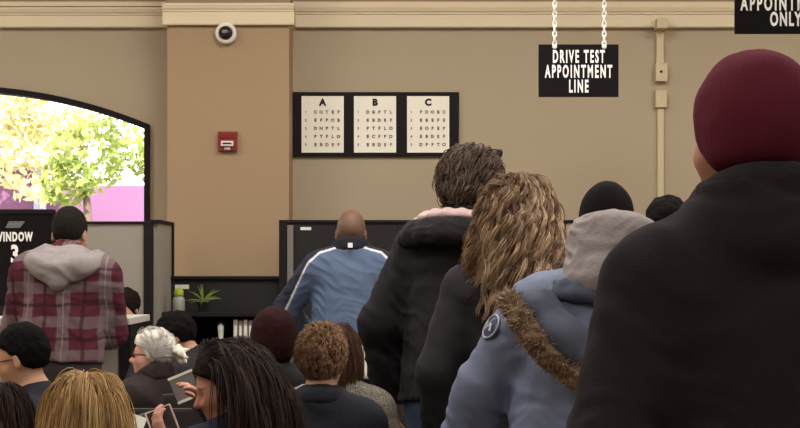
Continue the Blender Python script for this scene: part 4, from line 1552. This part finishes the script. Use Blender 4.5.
# ------------------------------------------------------------------ seated: print top half hidden (i)
p = Person('person in grey floral print top half hidden behind short curls', W(338, 0, 5.45)[0], 5.45, -4, 1.215, pose='sit', lean=6, head=(-6, 6, 0), wide=.98, skin=(200, 148, 122))
j = p.jacket('print_top', M_FLORAL, fat=.026, hem=-.05, slv=.024, seed=151)
p.hair_shell('hair', hairmat('brown_hair_i', (96, 66, 48)), t=(.008, .014, .010), noise=(.004, 40), line=((-.14, -.02, .03, .06, .10), (-.03, -.01, .05, .12, .18)))
p.strands('hair_lengths', M_HAIR, n=300, length=.19, seg=16, rad=.0020, curl=(.004, 6), lift=.003, cols=((74, 50, 40), (108, 78, 60)), seed=43, grav=.28, kspread=.009)
p.trousers(M_DARKTR); p.shoes(M_SHOE)
CHAIRS.append((p.base[0], p.base[1], p.yaw, .44, 'black waiting room chair under the floral print top'))

# ------------------------------------------------------------------ chairs
M_CHAIR = mat('chair_vinyl', (52, 47, 47), rough=.6, var=.1, bump=.08)
M_CHROME = mat('chair_steel', (110, 106, 102), rough=.35, metal=.8, bump=0)
CHAIRS.append((-.94, 5.60, 0, .44, 'empty black waiting room chair beside the white haired woman'))


def proto_chair():
    r = empty('waiting_chair', (0, 0, 0))
    box('seat', -.22, .22, -.22, .22, .385, .435, M_CHAIR, r, .018)
    o = box('backrest', -.20, .20, -.262, -.235, .66, .93, M_CHAIR, r, .012)
    for x, y in ((-.20, .19), (.20, .19), (-.20, -.24), (.20, -.24)):
        top = .39 if y > 0 else .86
        tube('leg', [(x, y, 0), (x, y, top)], .0115, M_CHROME, r)
    return r


def copy_tree(o, parent=None):
    c = o.copy()
    COL.objects.link(c)
    c.parent = parent
    for ch in list(o.children):
        copy_tree(ch, c)
    return c


pc = proto_chair()
for i, (x, y, rz, sh, lab) in enumerate(CHAIRS):
    o = pc if i == 0 else copy_tree(pc)
    o.location = (x, y, 0)
    o.rotation_euler = (0, 0, rz)
    o.scale = (1, 1, sh / .44)
    tag(o, lab, 'chair', 'waiting room chairs')

# ------------------------------------------------------------------ things in hands
def world(p, v):
    return p.base + p.RZ @ np.array(v)


pm, d_, n_, b_ = pf.palm['L']
ph = tag(empty('smartphone', tuple(world(pf, pm))), 'dark smartphone with pale rim held in the front woman\'s left hand', 'phone')
ph.rotation_euler = (math.radians(-50), math.radians(-22), math.radians(10))
box('phone_body', -.038, .038, -.0045, .0045, -.07, .07, mat('phone_rim', (150, 126, 116), rough=.4, metal=.2, bump=0), ph, .004)
box('screen', -.033, .033, -.0058, -.004, -.063, .063, mat('phone_glass', (44, 38, 38), rough=.15, bump=0), ph)
pm2, d2, n2, b2 = pf.palm['R']
bk = tag(empty('booklet', tuple(W(181, 388, 4.62))), 'grey booklet with white edges beside the dark haired woman\'s face', 'booklet')
bk.rotation_euler = (math.radians(-10), math.radians(-22), math.radians(15))
box('cover', -.026, .05, -.004, .004, -.036, .034, mat('booklet_grey', (118, 108, 106), rough=.6, bump=0), bk)
box('page_edge', -.027, .052, -.006, .006, .034, .042, M_PAPER, bk)
box('page_edge', -.027, .052, -.006, .006, -.044, -.036, M_PAPER, bk)
pp = tag(empty('paper_slip', tuple(W(134, 424, 4.35))), 'white paper slip at the bottom left of the phone', 'paper')
pp.rotation_euler = (math.radians(-35), math.radians(18), 0)
box('sheet', -.025, .03, -.001, .001, -.05, .03, M_PAPER, pp)

# ================================================================== LIGHT AND CAMERA
def area(name, loc, size, power, c=(1, .955, .89)):
    L = bpy.data.lights.new(name, 'AREA')
    L.shape = 'RECTANGLE'
    L.size, L.size_y = size
    L.energy = power
    L.color = c
    o = bpy.data.objects.new(name, L)
    COL.objects.link(o)
    o.location = loc
    return o


for i, (x, y) in enumerate([(-3.4, 1), (0, 1), (3.2, 1), (-3.4, 4.2), (0, 4.2), (3.2, 4.2), (-3.4, 7.2), (0, 7.2), (3.2, 7.2)]):
    area('ceiling_light', (x, y, ZC - .05), (1.5, 1.2), (36, 66, 90)[i // 3])
sun = bpy.data.lights.new('sun', 'SUN')
sun.energy = 17.0
sun.angle = .02
sun.color = (1, .95, .86)
so = bpy.data.objects.new('sun', sun)
COL.objects.link(so)
so.rotation_euler = (math.radians(42), 0, math.radians(12))
wld = bpy.data.worlds.new('sky')
SC.world = wld
wld.use_nodes = True
bg = wld.node_tree.nodes['Background']
bg.inputs[0].default_value = (1.0, .95, 1.0, 1)
bg.inputs[1].default_value = 6.0

cam = bpy.data.cameras.new('camera')
cam.sensor_width = 36
cam.lens = 36 * F / 800
cam.shift_y = (HOR - 214) / 800
cam.clip_start = .05
co = bpy.data.objects.new('camera', cam)
COL.objects.link(co)
co.location = (0, 0, CAMZ)
co.rotation_euler = (math.pi / 2, 0, 0)
SC.camera = co
SC.view_settings.view_transform = 'Standard'
SC.view_settings.look = 'None'
SC.view_settings.gamma = 1.0
SC.view_settings.exposure = 0.0
